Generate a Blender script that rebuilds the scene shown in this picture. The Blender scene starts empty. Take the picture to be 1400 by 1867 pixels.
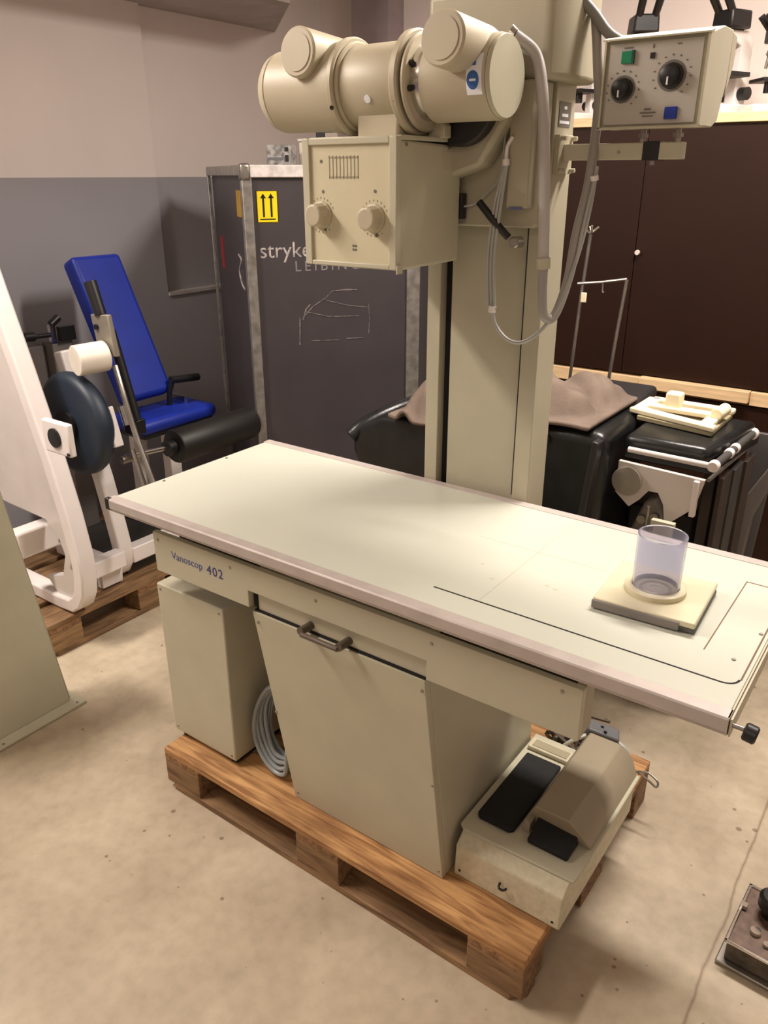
import bpy, bmesh, math, random
from mathutils import Matrix, Vector
random.seed(7)
PI = math.pi
SC = bpy.context.scene
COL = SC.collection

# ------------------------------------------------------------------ camera, world, lights, exposure
cam = bpy.data.cameras.new('camera'); camo = bpy.data.objects.new('camera', cam); COL.objects.link(camo)
cam.sensor_fit = 'HORIZONTAL'; cam.sensor_width = 36.0
cam.lens = 36.0 * 1442.7 / 1400.0
cam.clip_start = 0.05
_r = Vector((0.80979, 0.58672, -0.00141)); _u = Vector((-0.22891, 0.31815, 0.91999)); _f = Vector((-0.54022, 0.74468, -0.39194))
M = Matrix((( _r.x, _u.x, -_f.x, 1.7486), (_r.y, _u.y, -_f.y, -1.1465), (_r.z, _u.z, -_f.z, 1.7238), (0, 0, 0, 1)))
camo.matrix_world = M
SC.camera = camo
w = bpy.data.worlds.new('world'); SC.world = w; w.use_nodes = True
w.node_tree.nodes['Background'].inputs[0].default_value = (1.0, 0.93, 0.86, 1); w.node_tree.nodes['Background'].inputs[1].default_value = 0.15
SC.view_settings.view_transform = 'Standard'; SC.view_settings.look = 'None'
SC.view_settings.exposure = 0.3; SC.view_settings.gamma = 1.0; SC.view_settings.use_curve_mapping = False

def area(name, loc, sx, sy, power, color, aim=None):
    l = bpy.data.lights.new(name, 'AREA'); l.shape = 'RECTANGLE'; l.size = sx; l.size_y = sy
    l.energy = power; l.color = color
    o = bpy.data.objects.new(name, l); COL.objects.link(o); o.location = loc
    if aim: o.rotation_euler = (Vector(aim) - Vector(loc)).to_track_quat('-Z', 'Y').to_euler()
    return o
WARM = (1.0, 0.905, 0.82)
area('ceiling_lamp_light', (1.35, 1.40, 2.93), 1.2, 0.20, 74, WARM)
area('ceiling_lamp_light', (1.7, -2.6, 2.93), 1.3, 0.25, 13, WARM)
area('ceiling_lamp_light', (-0.95, -0.75, 2.93), 0.25, 1.3, 70, WARM)
area('ceiling_lamp_light', (3.3, 1.2, 2.93), 0.3, 1.3, 4, WARM)

# ------------------------------------------------------------------ materials
def srgb(r, g, b):
    f = lambda c: (c / 255 / 12.92) if c / 255 <= 0.04045 else ((c / 255 + 0.055) / 1.055) ** 2.4
    return (f(r), f(g), f(b), 1)
MATS = {}
def mat(name, rgb, rough=0.5, metal=0.0, noise=0.05, scale=8.0, bump=0.0, bscale=200.0, trans=0.0, ior=1.45, alpha=None, spec=None, stretch=None, coat=0.0):
    if name in MATS: return MATS[name]
    m = bpy.data.materials.new(name); m.use_nodes = True; nt = m.node_tree; b = nt.nodes['Principled BSDF']
    b.inputs['Roughness'].default_value = rough; b.inputs['Metallic'].default_value = metal
    if trans: b.inputs['Transmission Weight'].default_value = trans; b.inputs['IOR'].default_value = ior
    if spec is not None: b.inputs['Specular IOR Level'].default_value = spec
    if coat: b.inputs['Coat Weight'].default_value = coat
    c = srgb(*rgb)
    tc = nt.nodes.new('ShaderNodeTexCoord'); mp = nt.nodes.new('ShaderNodeMapping')
    nt.links.new(tc.outputs['Object'], mp.inputs[0])
    if stretch: mp.inputs['Scale'].default_value = stretch
    n = nt.nodes.new('ShaderNodeTexNoise'); n.inputs['Scale'].default_value = scale; n.inputs['Detail'].default_value = 5
    nt.links.new(mp.outputs[0], n.inputs['Vector'])
    cr = nt.nodes.new('ShaderNodeValToRGB')
    lo = [max(0, x * (1 - noise * 2)) for x in c[:3]] + [1]; hi = [min(1, x * (1 + noise * 2)) for x in c[:3]] + [1]
    cr.color_ramp.elements[0].position = 0.3; cr.color_ramp.elements[1].position = 0.7
    cr.color_ramp.elements[0].color = lo; cr.color_ramp.elements[1].color = hi
    nt.links.new(n.outputs['Fac'], cr.inputs[0]); nt.links.new(cr.outputs[0], b.inputs['Base Color'])
    if bump:
        n2 = nt.nodes.new('ShaderNodeTexNoise'); n2.inputs['Scale'].default_value = bscale
        nt.links.new(mp.outputs[0], n2.inputs['Vector'])
        bp = nt.nodes.new('ShaderNodeBump'); bp.inputs['Strength'].default_value = bump; bp.inputs['Distance'].default_value = 0.002
        nt.links.new(n2.outputs['Fac'], bp.inputs['Height']); nt.links.new(bp.outputs[0], b.inputs['Normal'])
    MATS[name] = m
    return m

CREAM = mat('cream_enamel', (192, 187, 164), 0.45, noise=0.02, bump=0.08)
CREAM2 = mat('tube_enamel', (190, 180, 156), 0.45, noise=0.02, bump=0.08)
FACE = mat('collimator_face', (210, 202, 172), 0.4, noise=0.015)
TOPM = mat('table_laminate', (200, 202, 188), 0.32, noise=0.015, scale=3)
COLU = mat('column_enamel', (176, 169, 147), 0.45, noise=0.02, bump=0.06)
ALU = mat('rail_aluminium', (188, 178, 172), 0.45, metal=0.15, noise=0.04, scale=20)
CHROME = mat('chrome', (215, 212, 208), 0.18, metal=1.0, noise=0.02)
STEEL = mat('brushed_steel', (160, 155, 148), 0.35, metal=0.9, noise=0.06, scale=30)
BLACK = mat('black_plastic', (24, 23, 24), 0.4, noise=0.1)
RUBBER = mat('black_rubber', (16, 15, 16), 0.75, noise=0.15, bump=0.5, bscale=300)
DARK = mat('dark_gap', (18, 14, 11), 0.8)
GREYC = mat('grey_cable', (172, 172, 168), 0.4, noise=0.03)
GREYC2 = mat('dark_grey_cable', (128, 126, 122), 0.45, noise=0.04)
BROWNH = mat('brown_handle', (92, 80, 68), 0.45)
WHITE = mat('white_enamel', (236, 228, 224), 0.3, noise=0.015)
WHITE2 = mat('white_sheet_metal', (214, 206, 200), 0.3, noise=0.03)
CAP = mat('white_weight_plastic', (228, 220, 206), 0.45)
BLUE = mat('blue_vinyl', (22, 44, 146), 0.42, noise=0.06, bump=0.1, bscale=90)
VINYL = mat('black_vinyl', (26, 27, 27), 0.3, noise=0.2, scale=12, bump=0.3, bscale=60)
PAD = mat('black_foam', (28, 26, 25), 0.5, noise=0.1)
NAVY = mat('navy_disc', (34, 44, 58), 0.5, noise=0.08)
CASE = mat('case_laminate', (66, 60, 63), 0.4, noise=0.05, scale=5)
TAPE = mat('worn_aluminium', (150, 146, 140), 0.38, metal=0.6, noise=0.15, scale=25)
TAPEW = mat('bright_aluminium', (225, 218, 215), 0.4, metal=0.2, noise=0.12, scale=30)
BROWND = mat('brown_door_laminate', (38, 18, 8), 0.5, noise=0.06, scale=3, spec=0.25)
BEECH = mat('beech_edge', (222, 190, 148), 0.5, noise=0.08, scale=6, stretch=(1, 12, 12))
CLOTH = mat('taupe_blanket', (112, 97, 86), 0.95, noise=0.12, bump=0.6, bscale=150)
IVORY = mat('ivory_plastic', (240, 228, 196), 0.45, noise=0.03)
GREYP = mat('grey_plastic', (108, 108, 110), 0.5)
DIAL = mat('console_face', (186, 180, 170), 0.4, noise=0.015)
GREEN = mat('green_button', (10, 128, 88), 0.35)
BLUEB = mat('blue_button', (14, 46, 140), 0.35)
MARK = mat('grey_print', (110, 104, 96), 0.6)
MARK2 = mat('faint_print', (160, 150, 124), 0.6)
INKB = mat('blue_print', (96, 102, 150), 0.5)
YELLOW = mat('yellow_sticker', (242, 214, 20), 0.4)
CHALK = mat('chalk_mark', (168, 160, 156), 0.9, noise=0.25, scale=60)
SCRATCH = mat('faint_chalk_mark', (112, 105, 104), 0.9, noise=0.3, scale=80)
RED = mat('red_tape', (150, 40, 48), 0.5)
LABELW = mat('white_label', (238, 240, 246), 0.5, noise=0.01)
LABELB = mat('blue_seal', (52, 98, 168), 0.5, noise=0.15, scale=300)
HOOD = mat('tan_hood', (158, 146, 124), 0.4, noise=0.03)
DIRTY = mat('scuffed_cream', (206, 198, 170), 0.5, noise=0.05, scale=60)
DBROWN = mat('dark_board', (62, 52, 46), 0.5, noise=0.08)
DKGREY = mat('dark_grey_board', (70, 68, 66), 0.5, noise=0.08)
GREYL = mat('lamp_grey', (126, 120, 114), 0.45)

def wood(name, c0, c1, axis_stretch):
    m = bpy.data.materials.new(name); m.use_nodes = True; nt = m.node_tree; b = nt.nodes['Principled BSDF']; b.inputs['Roughness'].default_value = 0.7
    tc = nt.nodes.new('ShaderNodeTexCoord'); mp = nt.nodes.new('ShaderNodeMapping'); mp.inputs['Scale'].default_value = axis_stretch
    oi = nt.nodes.new('ShaderNodeObjectInfo'); ad = nt.nodes.new('ShaderNodeVectorMath'); ad.operation = 'ADD'
    nt.links.new(tc.outputs['Object'], ad.inputs[0]); nt.links.new(oi.outputs['Random'], ad.inputs[1])
    nt.links.new(ad.outputs[0], mp.inputs[0])
    n = nt.nodes.new('ShaderNodeTexNoise'); n.inputs['Scale'].default_value = 4; n.inputs['Detail'].default_value = 8; n.inputs['Distortion'].default_value = 0.8
    n2 = nt.nodes.new('ShaderNodeTexNoise'); n2.inputs['Scale'].default_value = 5; n2.inputs['Detail'].default_value = 6
    nt.links.new(mp.outputs[0], n.inputs['Vector']); nt.links.new(ad.outputs[0], n2.inputs['Vector'])
    cr = nt.nodes.new('ShaderNodeValToRGB'); cr.color_ramp.elements[0].position = 0.35; cr.color_ramp.elements[1].position = 0.62
    cr.color_ramp.elements[0].color = srgb(*c0); cr.color_ramp.elements[1].color = srgb(*c1)
    nt.links.new(n.outputs['Fac'], cr.inputs[0])
    mx = nt.nodes.new('ShaderNodeMix'); mx.data_type = 'RGBA'; mx.blend_type = 'MULTIPLY'
    r2 = nt.nodes.new('ShaderNodeValToRGB'); r2.color_ramp.elements[0].color = (0.62, 0.58, 0.55, 1); r2.color_ramp.elements[0].position = 0.35; r2.color_ramp.elements[1].position = 0.6
    nt.links.new(n2.outputs['Fac'], r2.inputs[0])
    mx.inputs[0].default_value = 0.8
    nt.links.new(cr.outputs[0], mx.inputs[6]); nt.links.new(r2.outputs[0], mx.inputs[7]); nt.links.new(mx.outputs[2], b.inputs['Base Color'])
    bp = nt.nodes.new('ShaderNodeBump'); bp.inputs['Strength'].default_value = 0.3; bp.inputs['Distance'].default_value = 0.003
    nt.links.new(n.outputs['Fac'], bp.inputs['Height']); nt.links.new(bp.outputs[0], b.inputs['Normal'])
    return m
PWOOD = wood('pallet_wood', (150, 104, 62), (212, 164, 108), (1.2, 14, 14))
PWOODY = wood('pallet_wood_cross', (118, 84, 54), (170, 128, 86), (14, 1.2, 14))
PWOODD = wood('pallet_wood_weathered', (112, 84, 58), (160, 126, 88), (1.5, 12, 12))

def wall_mat(name):
    m = bpy.data.materials.new(name); m.use_nodes = True; nt = m.node_tree; b = nt.nodes['Principled BSDF']; b.inputs['Roughness'].default_value = 0.6
    tc = nt.nodes.new('ShaderNodeNewGeometry'); sp = nt.nodes.new('ShaderNodeSeparateXYZ'); nt.links.new(tc.outputs['Position'], sp.inputs[0])
    gt = nt.nodes.new('ShaderNodeMath'); gt.operation = 'GREATER_THAN'; gt.inputs[1].default_value = 1.715; nt.links.new(sp.outputs['Z'], gt.inputs[0])
    n = nt.nodes.new('ShaderNodeTexNoise'); n.inputs['Scale'].default_value = 2.5; n.inputs['Detail'].default_value = 4; nt.links.new(tc.outputs['Position'], n.inputs['Vector'])
    mx = nt.nodes.new('ShaderNodeMix'); mx.data_type = 'RGBA'
    mx.inputs[6].default_value = srgb(170, 167, 173); mx.inputs[7].default_value = srgb(250, 238, 232)
    nt.links.new(gt.outputs[0], mx.inputs[0])
    m2 = nt.nodes.new('ShaderNodeMix'); m2.data_type = 'RGBA'; m2.blend_type = 'MULTIPLY'; m2.inputs[0].default_value = 0.12
    nt.links.new(mx.outputs[2], m2.inputs[6]); nt.links.new(n.outputs['Fac'], m2.inputs[7]); nt.links.new(m2.outputs[2], b.inputs['Base Color'])
    n2 = nt.nodes.new('ShaderNodeTexNoise'); n2.inputs['Scale'].default_value = 90; nt.links.new(tc.outputs['Position'], n2.inputs['Vector'])
    bp = nt.nodes.new('ShaderNodeBump'); bp.inputs['Strength'].default_value = 0.12; bp.inputs['Distance'].default_value = 0.002
    nt.links.new(n2.outputs['Fac'], bp.inputs['Height']); nt.links.new(bp.outputs[0], b.inputs['Normal'])
    return m
WALL = wall_mat('two_tone_wall_paint')
CEIL = mat('ceiling_paint', (225, 215, 205), 0.7)

def floor_mat():
    m = bpy.data.materials.new('concrete_floor'); m.use_nodes = True; nt = m.node_tree; b = nt.nodes['Principled BSDF']
    g = nt.nodes.new('ShaderNodeNewGeometry')
    def noise(s, d=6, dist=0.0):
        n = nt.nodes.new('ShaderNodeTexNoise'); n.inputs['Scale'].default_value = s; n.inputs['Detail'].default_value = d; n.inputs['Distortion'].default_value = dist
        nt.links.new(g.outputs['Position'], n.inputs['Vector']); return n
    def ramp(src, p0, c0, p1, c1):
        r = nt.nodes.new('ShaderNodeValToRGB'); r.color_ramp.elements[0].position = p0; r.color_ramp.elements[1].position = p1
        r.color_ramp.elements[0].color = c0; r.color_ramp.elements[1].color = c1; nt.links.new(src, r.inputs[0]); return r
    def mul(a, c, f):
        x = nt.nodes.new('ShaderNodeMix'); x.data_type = 'RGBA'; x.blend_type = 'MULTIPLY'; x.inputs[0].default_value = f
        nt.links.new(a, x.inputs[6]); nt.links.new(c, x.inputs[7]); return x.outputs[2]
    base = ramp(noise(3.0, 7, 0.4).outputs['Fac'], 0.32, srgb(176, 160, 136), 0.68, srgb(204, 189, 164))
    fine = ramp(noise(26, 6).outputs['Fac'], 0.3, (0.80, 0.79, 0.78, 1), 0.62, (1, 1, 1, 1))
    c = mul(base.outputs[0], fine.outputs[0], 0.7)
    v = nt.nodes.new('ShaderNodeTexVoronoi'); v.inputs['Scale'].default_value = 17; nt.links.new(g.outputs['Position'], v.inputs['Vector'])
    # specks: only some voronoi cells carry one
    n3 = noise(7.5, 3); lt = nt.nodes.new('ShaderNodeMath'); lt.operation = 'MULTIPLY_ADD'
    nt.links.new(n3.outputs['Fac'], lt.inputs[0]); lt.inputs[1].default_value = 0.5; lt.inputs[2].default_value = -0.22
    cmp_ = nt.nodes.new('ShaderNodeMath'); cmp_.operation = 'SUBTRACT'; nt.links.new(v.outputs['Distance'], cmp_.inputs[0]); nt.links.new(lt.outputs[0], cmp_.inputs[1])
    sp = ramp(cmp_.outputs[0], 0.0, (0.42, 0.34, 0.28, 1), 0.035, (1, 1, 1, 1))
    c = mul(c, sp.outputs[0], 0.8)
    # long cracked joint running along Y close to x = 1.6
    s = nt.nodes.new('ShaderNodeSeparateXYZ'); nt.links.new(g.outputs['Position'], s.inputs[0])
    n4 = noise(5, 3); a = nt.nodes.new('ShaderNodeMath'); a.operation = 'MULTIPLY_ADD'; nt.links.new(n4.outputs['Fac'], a.inputs[0]); a.inputs[1].default_value = 0.035; a.inputs[2].default_value = -1.617
    d = nt.nodes.new('ShaderNodeMath'); d.operation = 'ADD'; nt.links.new(s.outputs['X'], d.inputs[0]); nt.links.new(a.outputs[0], d.inputs[1])
    ab = nt.nodes.new('ShaderNodeMath'); ab.operation = 'ABSOLUTE'; nt.links.new(d.outputs[0], ab.inputs[0])
    j = ramp(ab.outputs[0], 0.001, (0.5, 0.42, 0.36, 1), 0.005, (1, 1, 1, 1))
    c = mul(c, j.outputs[0], 0.9)
    nt.links.new(c, b.inputs['Base Color'])
    rr = ramp(noise(6).outputs['Fac'], 0.3, (0.42, 0.42, 0.42, 1), 0.7, (0.62, 0.62, 0.62, 1)); nt.links.new(rr.outputs[0], b.inputs['Roughness'])
    bp = nt.nodes.new('ShaderNodeBump'); bp.inputs['Strength'].default_value = 0.15; bp.inputs['Distance'].default_value = 0.003
    nt.links.new(noise(40).outputs['Fac'], bp.inputs['Height']); nt.links.new(bp.outputs[0], b.inputs['Normal'])
    return m
FLOOR = floor_mat()

# ------------------------------------------------------------------ helpers
def chain(o):
    m = Matrix.Identity(4)
    while o is not None:
        m = (Matrix.Translation(o.location) @ o.rotation_euler.to_matrix().to_4x4()) @ m; o = o.parent
    return m
def obj(name, bm, m, parent=None, bevel=0.0, smooth=True, local=False, segs=2, sub=0):
    """bm holds world coordinates unless local; result is one mesh object under parent"""
    if parent is not None and not local: bm.transform(chain(parent).inverted())
    bmesh.ops.recalc_face_normals(bm, faces=bm.faces)
    me = bpy.data.meshes.new(name); bm.to_mesh(me); bm.free()
    me.materials.append(m)
    o = bpy.data.objects.new(name, me); COL.objects.link(o); o.parent = parent
    if bevel:
        b = o.modifiers.new('bevel', 'BEVEL'); b.width = bevel; b.segments = segs; b.limit_method = 'ANGLE'; b.angle_limit = 0.6
    if sub:
        s = o.modifiers.new('sub', 'SUBSURF'); s.levels = sub; s.render_levels = sub
    if smooth:
        for p in me.polygons: p.use_smooth = True
        if not sub:
            try: me.set_sharp_from_angle(angle=math.radians(35))
            except Exception: pass
    return o
def thing(name, label, cat, loc=(0, 0, 0), rz=0.0, group=None):
    o = bpy.data.objects.new(name, None); COL.objects.link(o); o.empty_display_size = 0.05
    o.location = loc; o.rotation_euler = (0, 0, rz); o['label'] = label; o['category'] = cat
    if group: o['group'] = group
    return o
def tag(o, label, cat, group=None):
    o['label'] = label; o['category'] = cat
    if group: o['group'] = group
    return o
def struct(name, bm, m):
    o = obj(name, bm, m, smooth=False); o['kind'] = 'structure'; return o
def B(): return bmesh.new()
def box(bm, x0, x1, y0, y1, z0, z1, mtx=None):
    vs = [bm.verts.new((x, y, z)) for x in (x0, x1) for y in (y0, y1) for z in (z0, z1)]
    for f in ((0, 1, 3, 2), (4, 6, 7, 5), (0, 4, 5, 1), (2, 3, 7, 6), (0, 2, 6, 4), (1, 5, 7, 3)): bm.faces.new([vs[i] for i in f])
    if mtx is not None: bmesh.ops.transform(bm, matrix=mtx, verts=vs)
    return bm
def bx(*a, **k): return box(B(), *a, **k)
def cyl(bm, p0, p1, r0, r1=None, n=32, caps=True):
    p0, p1 = Vector(p0), Vector(p1); r1 = r0 if r1 is None else r1
    q = (p1 - p0).to_track_quat('Z', 'Y'); a, c = [], []
    for i in range(n):
        t = 2 * PI * i / n; d = q @ Vector((math.cos(t), math.sin(t), 0))
        a.append(bm.verts.new(p0 + d * r0)); c.append(bm.verts.new(p1 + d * r1))
    for i in range(n): bm.faces.new((a[i], a[(i + 1) % n], c[(i + 1) % n], c[i]))
    if caps: bm.faces.new(a[::-1]); bm.faces.new(c)
    return bm
def lathe(bm, p0, axis, prof, n=40):
    """prof: (distance along axis, radius)"""
    p0 = Vector(p0); ax = Vector(axis).normalized(); q = ax.to_track_quat('Z', 'Y'); rings = []
    for h, r in prof:
        rings.append([bm.verts.new(p0 + ax * h + q @ Vector((math.cos(2 * PI * i / n) * max(r, 1e-4), math.sin(2 * PI * i / n) * max(r, 1e-4), 0))) for i in range(n)])
    for a, c in zip(rings, rings[1:]):
        for i in range(n): bm.faces.new((a[i], a[(i + 1) % n], c[(i + 1) % n], c[i]))
    bm.faces.new(rings[0][::-1]); bm.faces.new(rings[-1])
    return bm
def prism(bm, pts, axis, a, b):
    """pts 2D polygon; axis 'x': (y,z), 'y': (x,z), 'z': (x,y)"""
    def P(p, t): return {'x': (t, p[0], p[1]), 'y': (p[0], t, p[1]), 'z': (p[0], p[1], t)}[axis]
    u = [bm.verts.new(P(p, a)) for p in pts]; v = [bm.verts.new(P(p, b)) for p in pts]; n = len(pts)
    bm.faces.new(u[::-1]); bm.faces.new(v)
    for i in range(n): bm.faces.new((u[i], u[(i + 1) % n], v[(i + 1) % n], v[i]))
    return bm
def spline(pts, k=8):
    pts = [Vector(p) for p in pts]; out = []
    P = [pts[0] * 2 - pts[1]] + pts + [pts[-1] * 2 - pts[-2]]
    for i in range(1, len(P) - 2):
        a, b, c, d = P[i - 1:i + 3]
        for j in range(k):
            t = j / k
            out.append(0.5 * ((2 * b) + (c - a) * t + (2 * a - 5 * b + 4 * c - d) * t * t + (3 * b - a - 3 * c + d) * t ** 3))
    out.append(pts[-1]); return out
def tube(bm, pts, r, n=10, smooth=True, k=8):
    path = spline(pts, k) if smooth else [Vector(p) for p in pts]
    rings = []; up = None
    for i, p in enumerate(path):
        t = (path[min(i + 1, len(path) - 1)] - path[max(i - 1, 0)]).normalized()
        if up is None: up = t.orthogonal().normalized()
        up = (up - t * up.dot(t)).normalized(); s = t.cross(up)
        rings.append([bm.verts.new(p + (up * math.cos(2 * PI * j / n) + s * math.sin(2 * PI * j / n)) * r) for j in range(n)])
    for a, c in zip(rings, rings[1:]):
        for j in range(n): bm.faces.new((a[j], a[(j + 1) % n], c[(j + 1) % n], c[j]))
    bm.faces.new(rings[0][::-1]); bm.faces.new(rings[-1])
    return bm
def ribbon_xz(bm, path, y0, y1, th):
    """bent flat/rect tube: path of the outer edge in (x,z), thickness th towards the inside (left normal)"""
    inner = []
    for i, p in enumerate(path):
        a = Vector(path[max(i - 1, 0)]); c = Vector(path[min(i + 1, len(path) - 1)]); t = (c - a).normalized()
        inner.append((p[0] + t[1] * th, p[1] - t[0] * th))
    n = len(path); V = {}
    for k, pl in enumerate((path, inner)):
        for i, p in enumerate(pl):
            for s, y in enumerate((y0, y1)): V[k, i, s] = bm.verts.new((p[0], y, p[1]))
    for i in range(n - 1):
        bm.faces.new((V[0, i, 0], V[0, i + 1, 0], V[0, i + 1, 1], V[0, i, 1]))
        bm.faces.new((V[1, i, 0], V[1, i, 1], V[1, i + 1, 1], V[1, i + 1, 0]))
        for s in (0, 1): bm.faces.new((V[0, i, s], V[1, i, s], V[1, i + 1, s], V[0, i + 1, s]))
    for i in (0, n - 1): bm.faces.new((V[0, i, 0], V[0, i, 1], V[1, i, 1], V[1, i, 0]))
    return bm
def text(name, body, size, m, parent, origin, xdir, ydir, depth=0.0006, spacing=1.0, xs=1.0):
    cu = bpy.data.curves.new(name, 'FONT'); cu.body = body; cu.size = size; cu.extrude = depth; cu.space_character = spacing
    cu.resolution_u = 3
    to = bpy.data.objects.new(name, cu); COL.objects.link(to)
    bpy.context.view_layer.update()
    dg = bpy.context.evaluated_depsgraph_get(); me = bpy.data.meshes.new_from_object(to.evaluated_get(dg))
    bpy.data.objects.remove(to, do_unlink=True)
    x = Vector(xdir).normalized(); y = Vector(ydir).normalized(); z = x.cross(y)
    mt = Matrix(((x.x * xs, y.x, z.x, origin[0]), (x.y * xs, y.y, z.y, origin[1]), (x.z * xs, y.z, z.z, origin[2]), (0, 0, 0, 1)))
    bm = B(); bm.from_mesh(me); bm.transform(mt)
    return obj(name, bm, m, parent, smooth=False)
def screw(p, axis, parent, r=0.004, d=0.002, m=None):
    p = Vector(p); a = Vector(axis).normalized(); return obj('screw', cyl(B(), p - a * 0.001, p + a * d, r, r * 0.8, 12), m or STEEL, parent)

# ------------------------------------------------------------------ setting
struct('floor', bx(-2.2, 5, -4.2, 3.4, -0.1, 0), FLOOR)
struct('ceiling', bx(-2.2, 5, -4.2, 3.4, 3.0, 3.1), CEIL)
bm = bx(-2.1, -1.80, -4.1, 3.2, 0, 3.0)
prism(bm, [(-4.1, 0), (3.1, 0), (3.1, 1.135), (1.71, 1.135), (1.71, 3.0), (-4.1, 3.0)], 'x', -1.80, -1.75)
struct('wall_left', bm, WALL)
struct('wall_back', bx(-1.8, 4.9, 3.1, 3.3, 0, 3.0), WALL)
struct('wall_right', bx(4.7, 4.9, -4.1, 3.1, 0, 3.0), WALL)
struct('wall_front', bx(-1.8, 4.9, -4.1, -3.9, 0, 3.0), WALL)
struct('trim_1', prism(B(), [(-1.8, -3.9), (-1.18, -3.9), (-1.18, 2.14), (-1.8, 2.70)], 'z', 2.47, 3.0), mat('beam_paint', (190, 176, 168), 0.6))
struct('trim_2', bx(-1.445, -1.19, 2.95, 3.1, 0, 3.0), mat('pillar_paint', (166, 152, 154), 0.5))
struct('trim_3', bx(-1.80, -1.74, 1.712, 3.1, 1.128, 1.145), mat('niche_sill', (190, 184, 180), 0.5))

# ------------------------------------------------------------------ pallets
def make_pallet(name, label, loc, rz, dark=False, L=1.2):
    t = thing(name, label, 'pallet', loc, rz, None)
    W1 = PWOODD if dark else PWOOD
    def plank(nm, x0, x1, y0, y1, z0, z1, m, chamfer=0):
        if chamfer:
            c = chamfer; pts = [(x0 + c, y0), (x1 - c, y0), (x1, y0 + c), (x1, y1 - c), (x1 - c, y1), (x0 + c, y1), (x0, y1 - c), (x0, y0 + c)]
            b = prism(B(), pts, 'z', z0, z1)
        else: b = bx(x0, x1, y0, y1, z0, z1)
        return obj(nm, b, m, t, bevel=0.0025, local=True)
    for k, (y0, y1) in enumerate(((0, .145), (.1875, .2875), (.3275, .4725), (.5125, .6125), (.655, .8))):
        b = plank('top_board', 0, L, y0, y1, .122, .144, W1, 0.0)
    for x in (0, (L - .145) / 2, L - .145): plank('cross_board', x, x + .145, 0, .8, .100, .122, PWOODY)
    for x in (0, (L - .145) / 2, L - .145):
        for y, wd in ((0, .1), (.3275, .145), (.7, .1)): plank('block', x, x + .145, y, y + wd, .022, .1, PWOODD)
    for y, wd in ((0, .1), (.3275, .145), (.7, .1)): plank('bottom_board', 0, L, y, y + wd, 0, .022, PWOODD, 0.0 if y else 0.03)
    return t
make_pallet('wooden_pallet', 'light brown wooden pallet carrying the x-ray table', (0.092, 0.01, 0), -0.005)
make_pallet('wooden_pallet', 'darker wooden pallet under the white exercise machine', (-0.81, 0.2, 0), PI / 2, True, 0.98)

# ------------------------------------------------------------------ x-ray table
T = thing('x_ray_table', 'cream x-ray examination table with long flat top and sloping pedestal front', 'table', (0.8, 0.3, 0.144))
TZ = 0.93
obj('tabletop', bx(0.004, 1.586, 0.028, 0.604, 0.905, TZ), TOPM, T, bevel=0.001)
for y0, y1, s in ((0.0, 0.03, 1), (0.602, 0.632, -1)):
    pts = [(0, .905), (0, .928), (.003, .9315), (.03, .9315), (.03, .905)] if s == 1 else [(0, .905), (0, .9315), (.027, .9315), (.03, .928), (.03, .905)]
    b = prism(B(), [(y0 + p, q) for p, q in pts], 'x', 0.0, 1.59)
    box(b, 0.0, 1.59, y0 + 0.004 if s == 1 else y0, y1 if s == 1 else y1 - 0.004, .897, .905)
    obj('side_rail', b, ALU, T, bevel=0.0006)
b = B()
for xx in (1.587, 1.592): box(b, xx, xx + .003, 0.002, .63, .898, .9315)
obj('end_strip', b, CREAM, T)
obj('end_strip', bx(1.5895, 1.592, 0.004, .628, .9, .928), mat('end_gap', (120, 84, 60), .6), T)
for p in ((0.02, 0.18), (0.02, 0.42), (1.552, 0.182), (1.572, .30), (1.57, .45)): screw((p[0], p[1], TZ), (0, 0, 1), T, .0045)
obj('corner_cap', bx(-.006, .012, -.001, .014, .9, .9325), BLACK, T, bevel=.003)
# seam of the film tray opening: thin dark grooves on the top
b = B(); zt = TZ + .0004
box(b, .973, 1.555, .0975, .1015, TZ - .001, zt)
for i in range(6):
    a0, a1 = -PI / 2 + i * PI / 12, -PI / 2 + (i + 1) * PI / 12; cx, cy, r = 1.553, .1235, .0255
    p = [(cx + math.cos(a0) * r, cy + math.sin(a0) * r), (cx + math.cos(a1) * r, cy + math.sin(a1) * r), (cx + math.cos(a1) * (r - .004), cy + math.sin(a1) * (r - .004)), (cx + math.cos(a0) * (r - .004), cy + math.sin(a0) * (r - .004))]
    prism(b, p, 'z', TZ - .001, zt)
obj('tray_seam', b, DARK, T, smooth=False)
b = B(); box(b, 1.4985, 1.5008, .185, .505, TZ - .001, zt); box(b, 1.4985, 1.585, .503, .5065, TZ - .001, zt); box(b, 1.577, 1.580, .123, .604, TZ - .001, zt)
obj('end_flap_seam', b, mat('brown_seam', (112, 84, 58), .7), T, smooth=False)
b = B(); box(b, 1.078, 1.0795, .10, .60, TZ - .001, TZ + .0002); box(b, 0.93, 1.30, .376, .3775, TZ - .001, TZ + .0002)
for px, py in ((1.0, .25), (1.05, .2), (1.16, .24), (1.18, .235)): box(b, px, px + .009, py, py + .004, TZ - .001, TZ + .0002)
obj('pencil_marks', b, mat('pencil', (188, 182, 156), .6), T, smooth=False)
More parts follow.
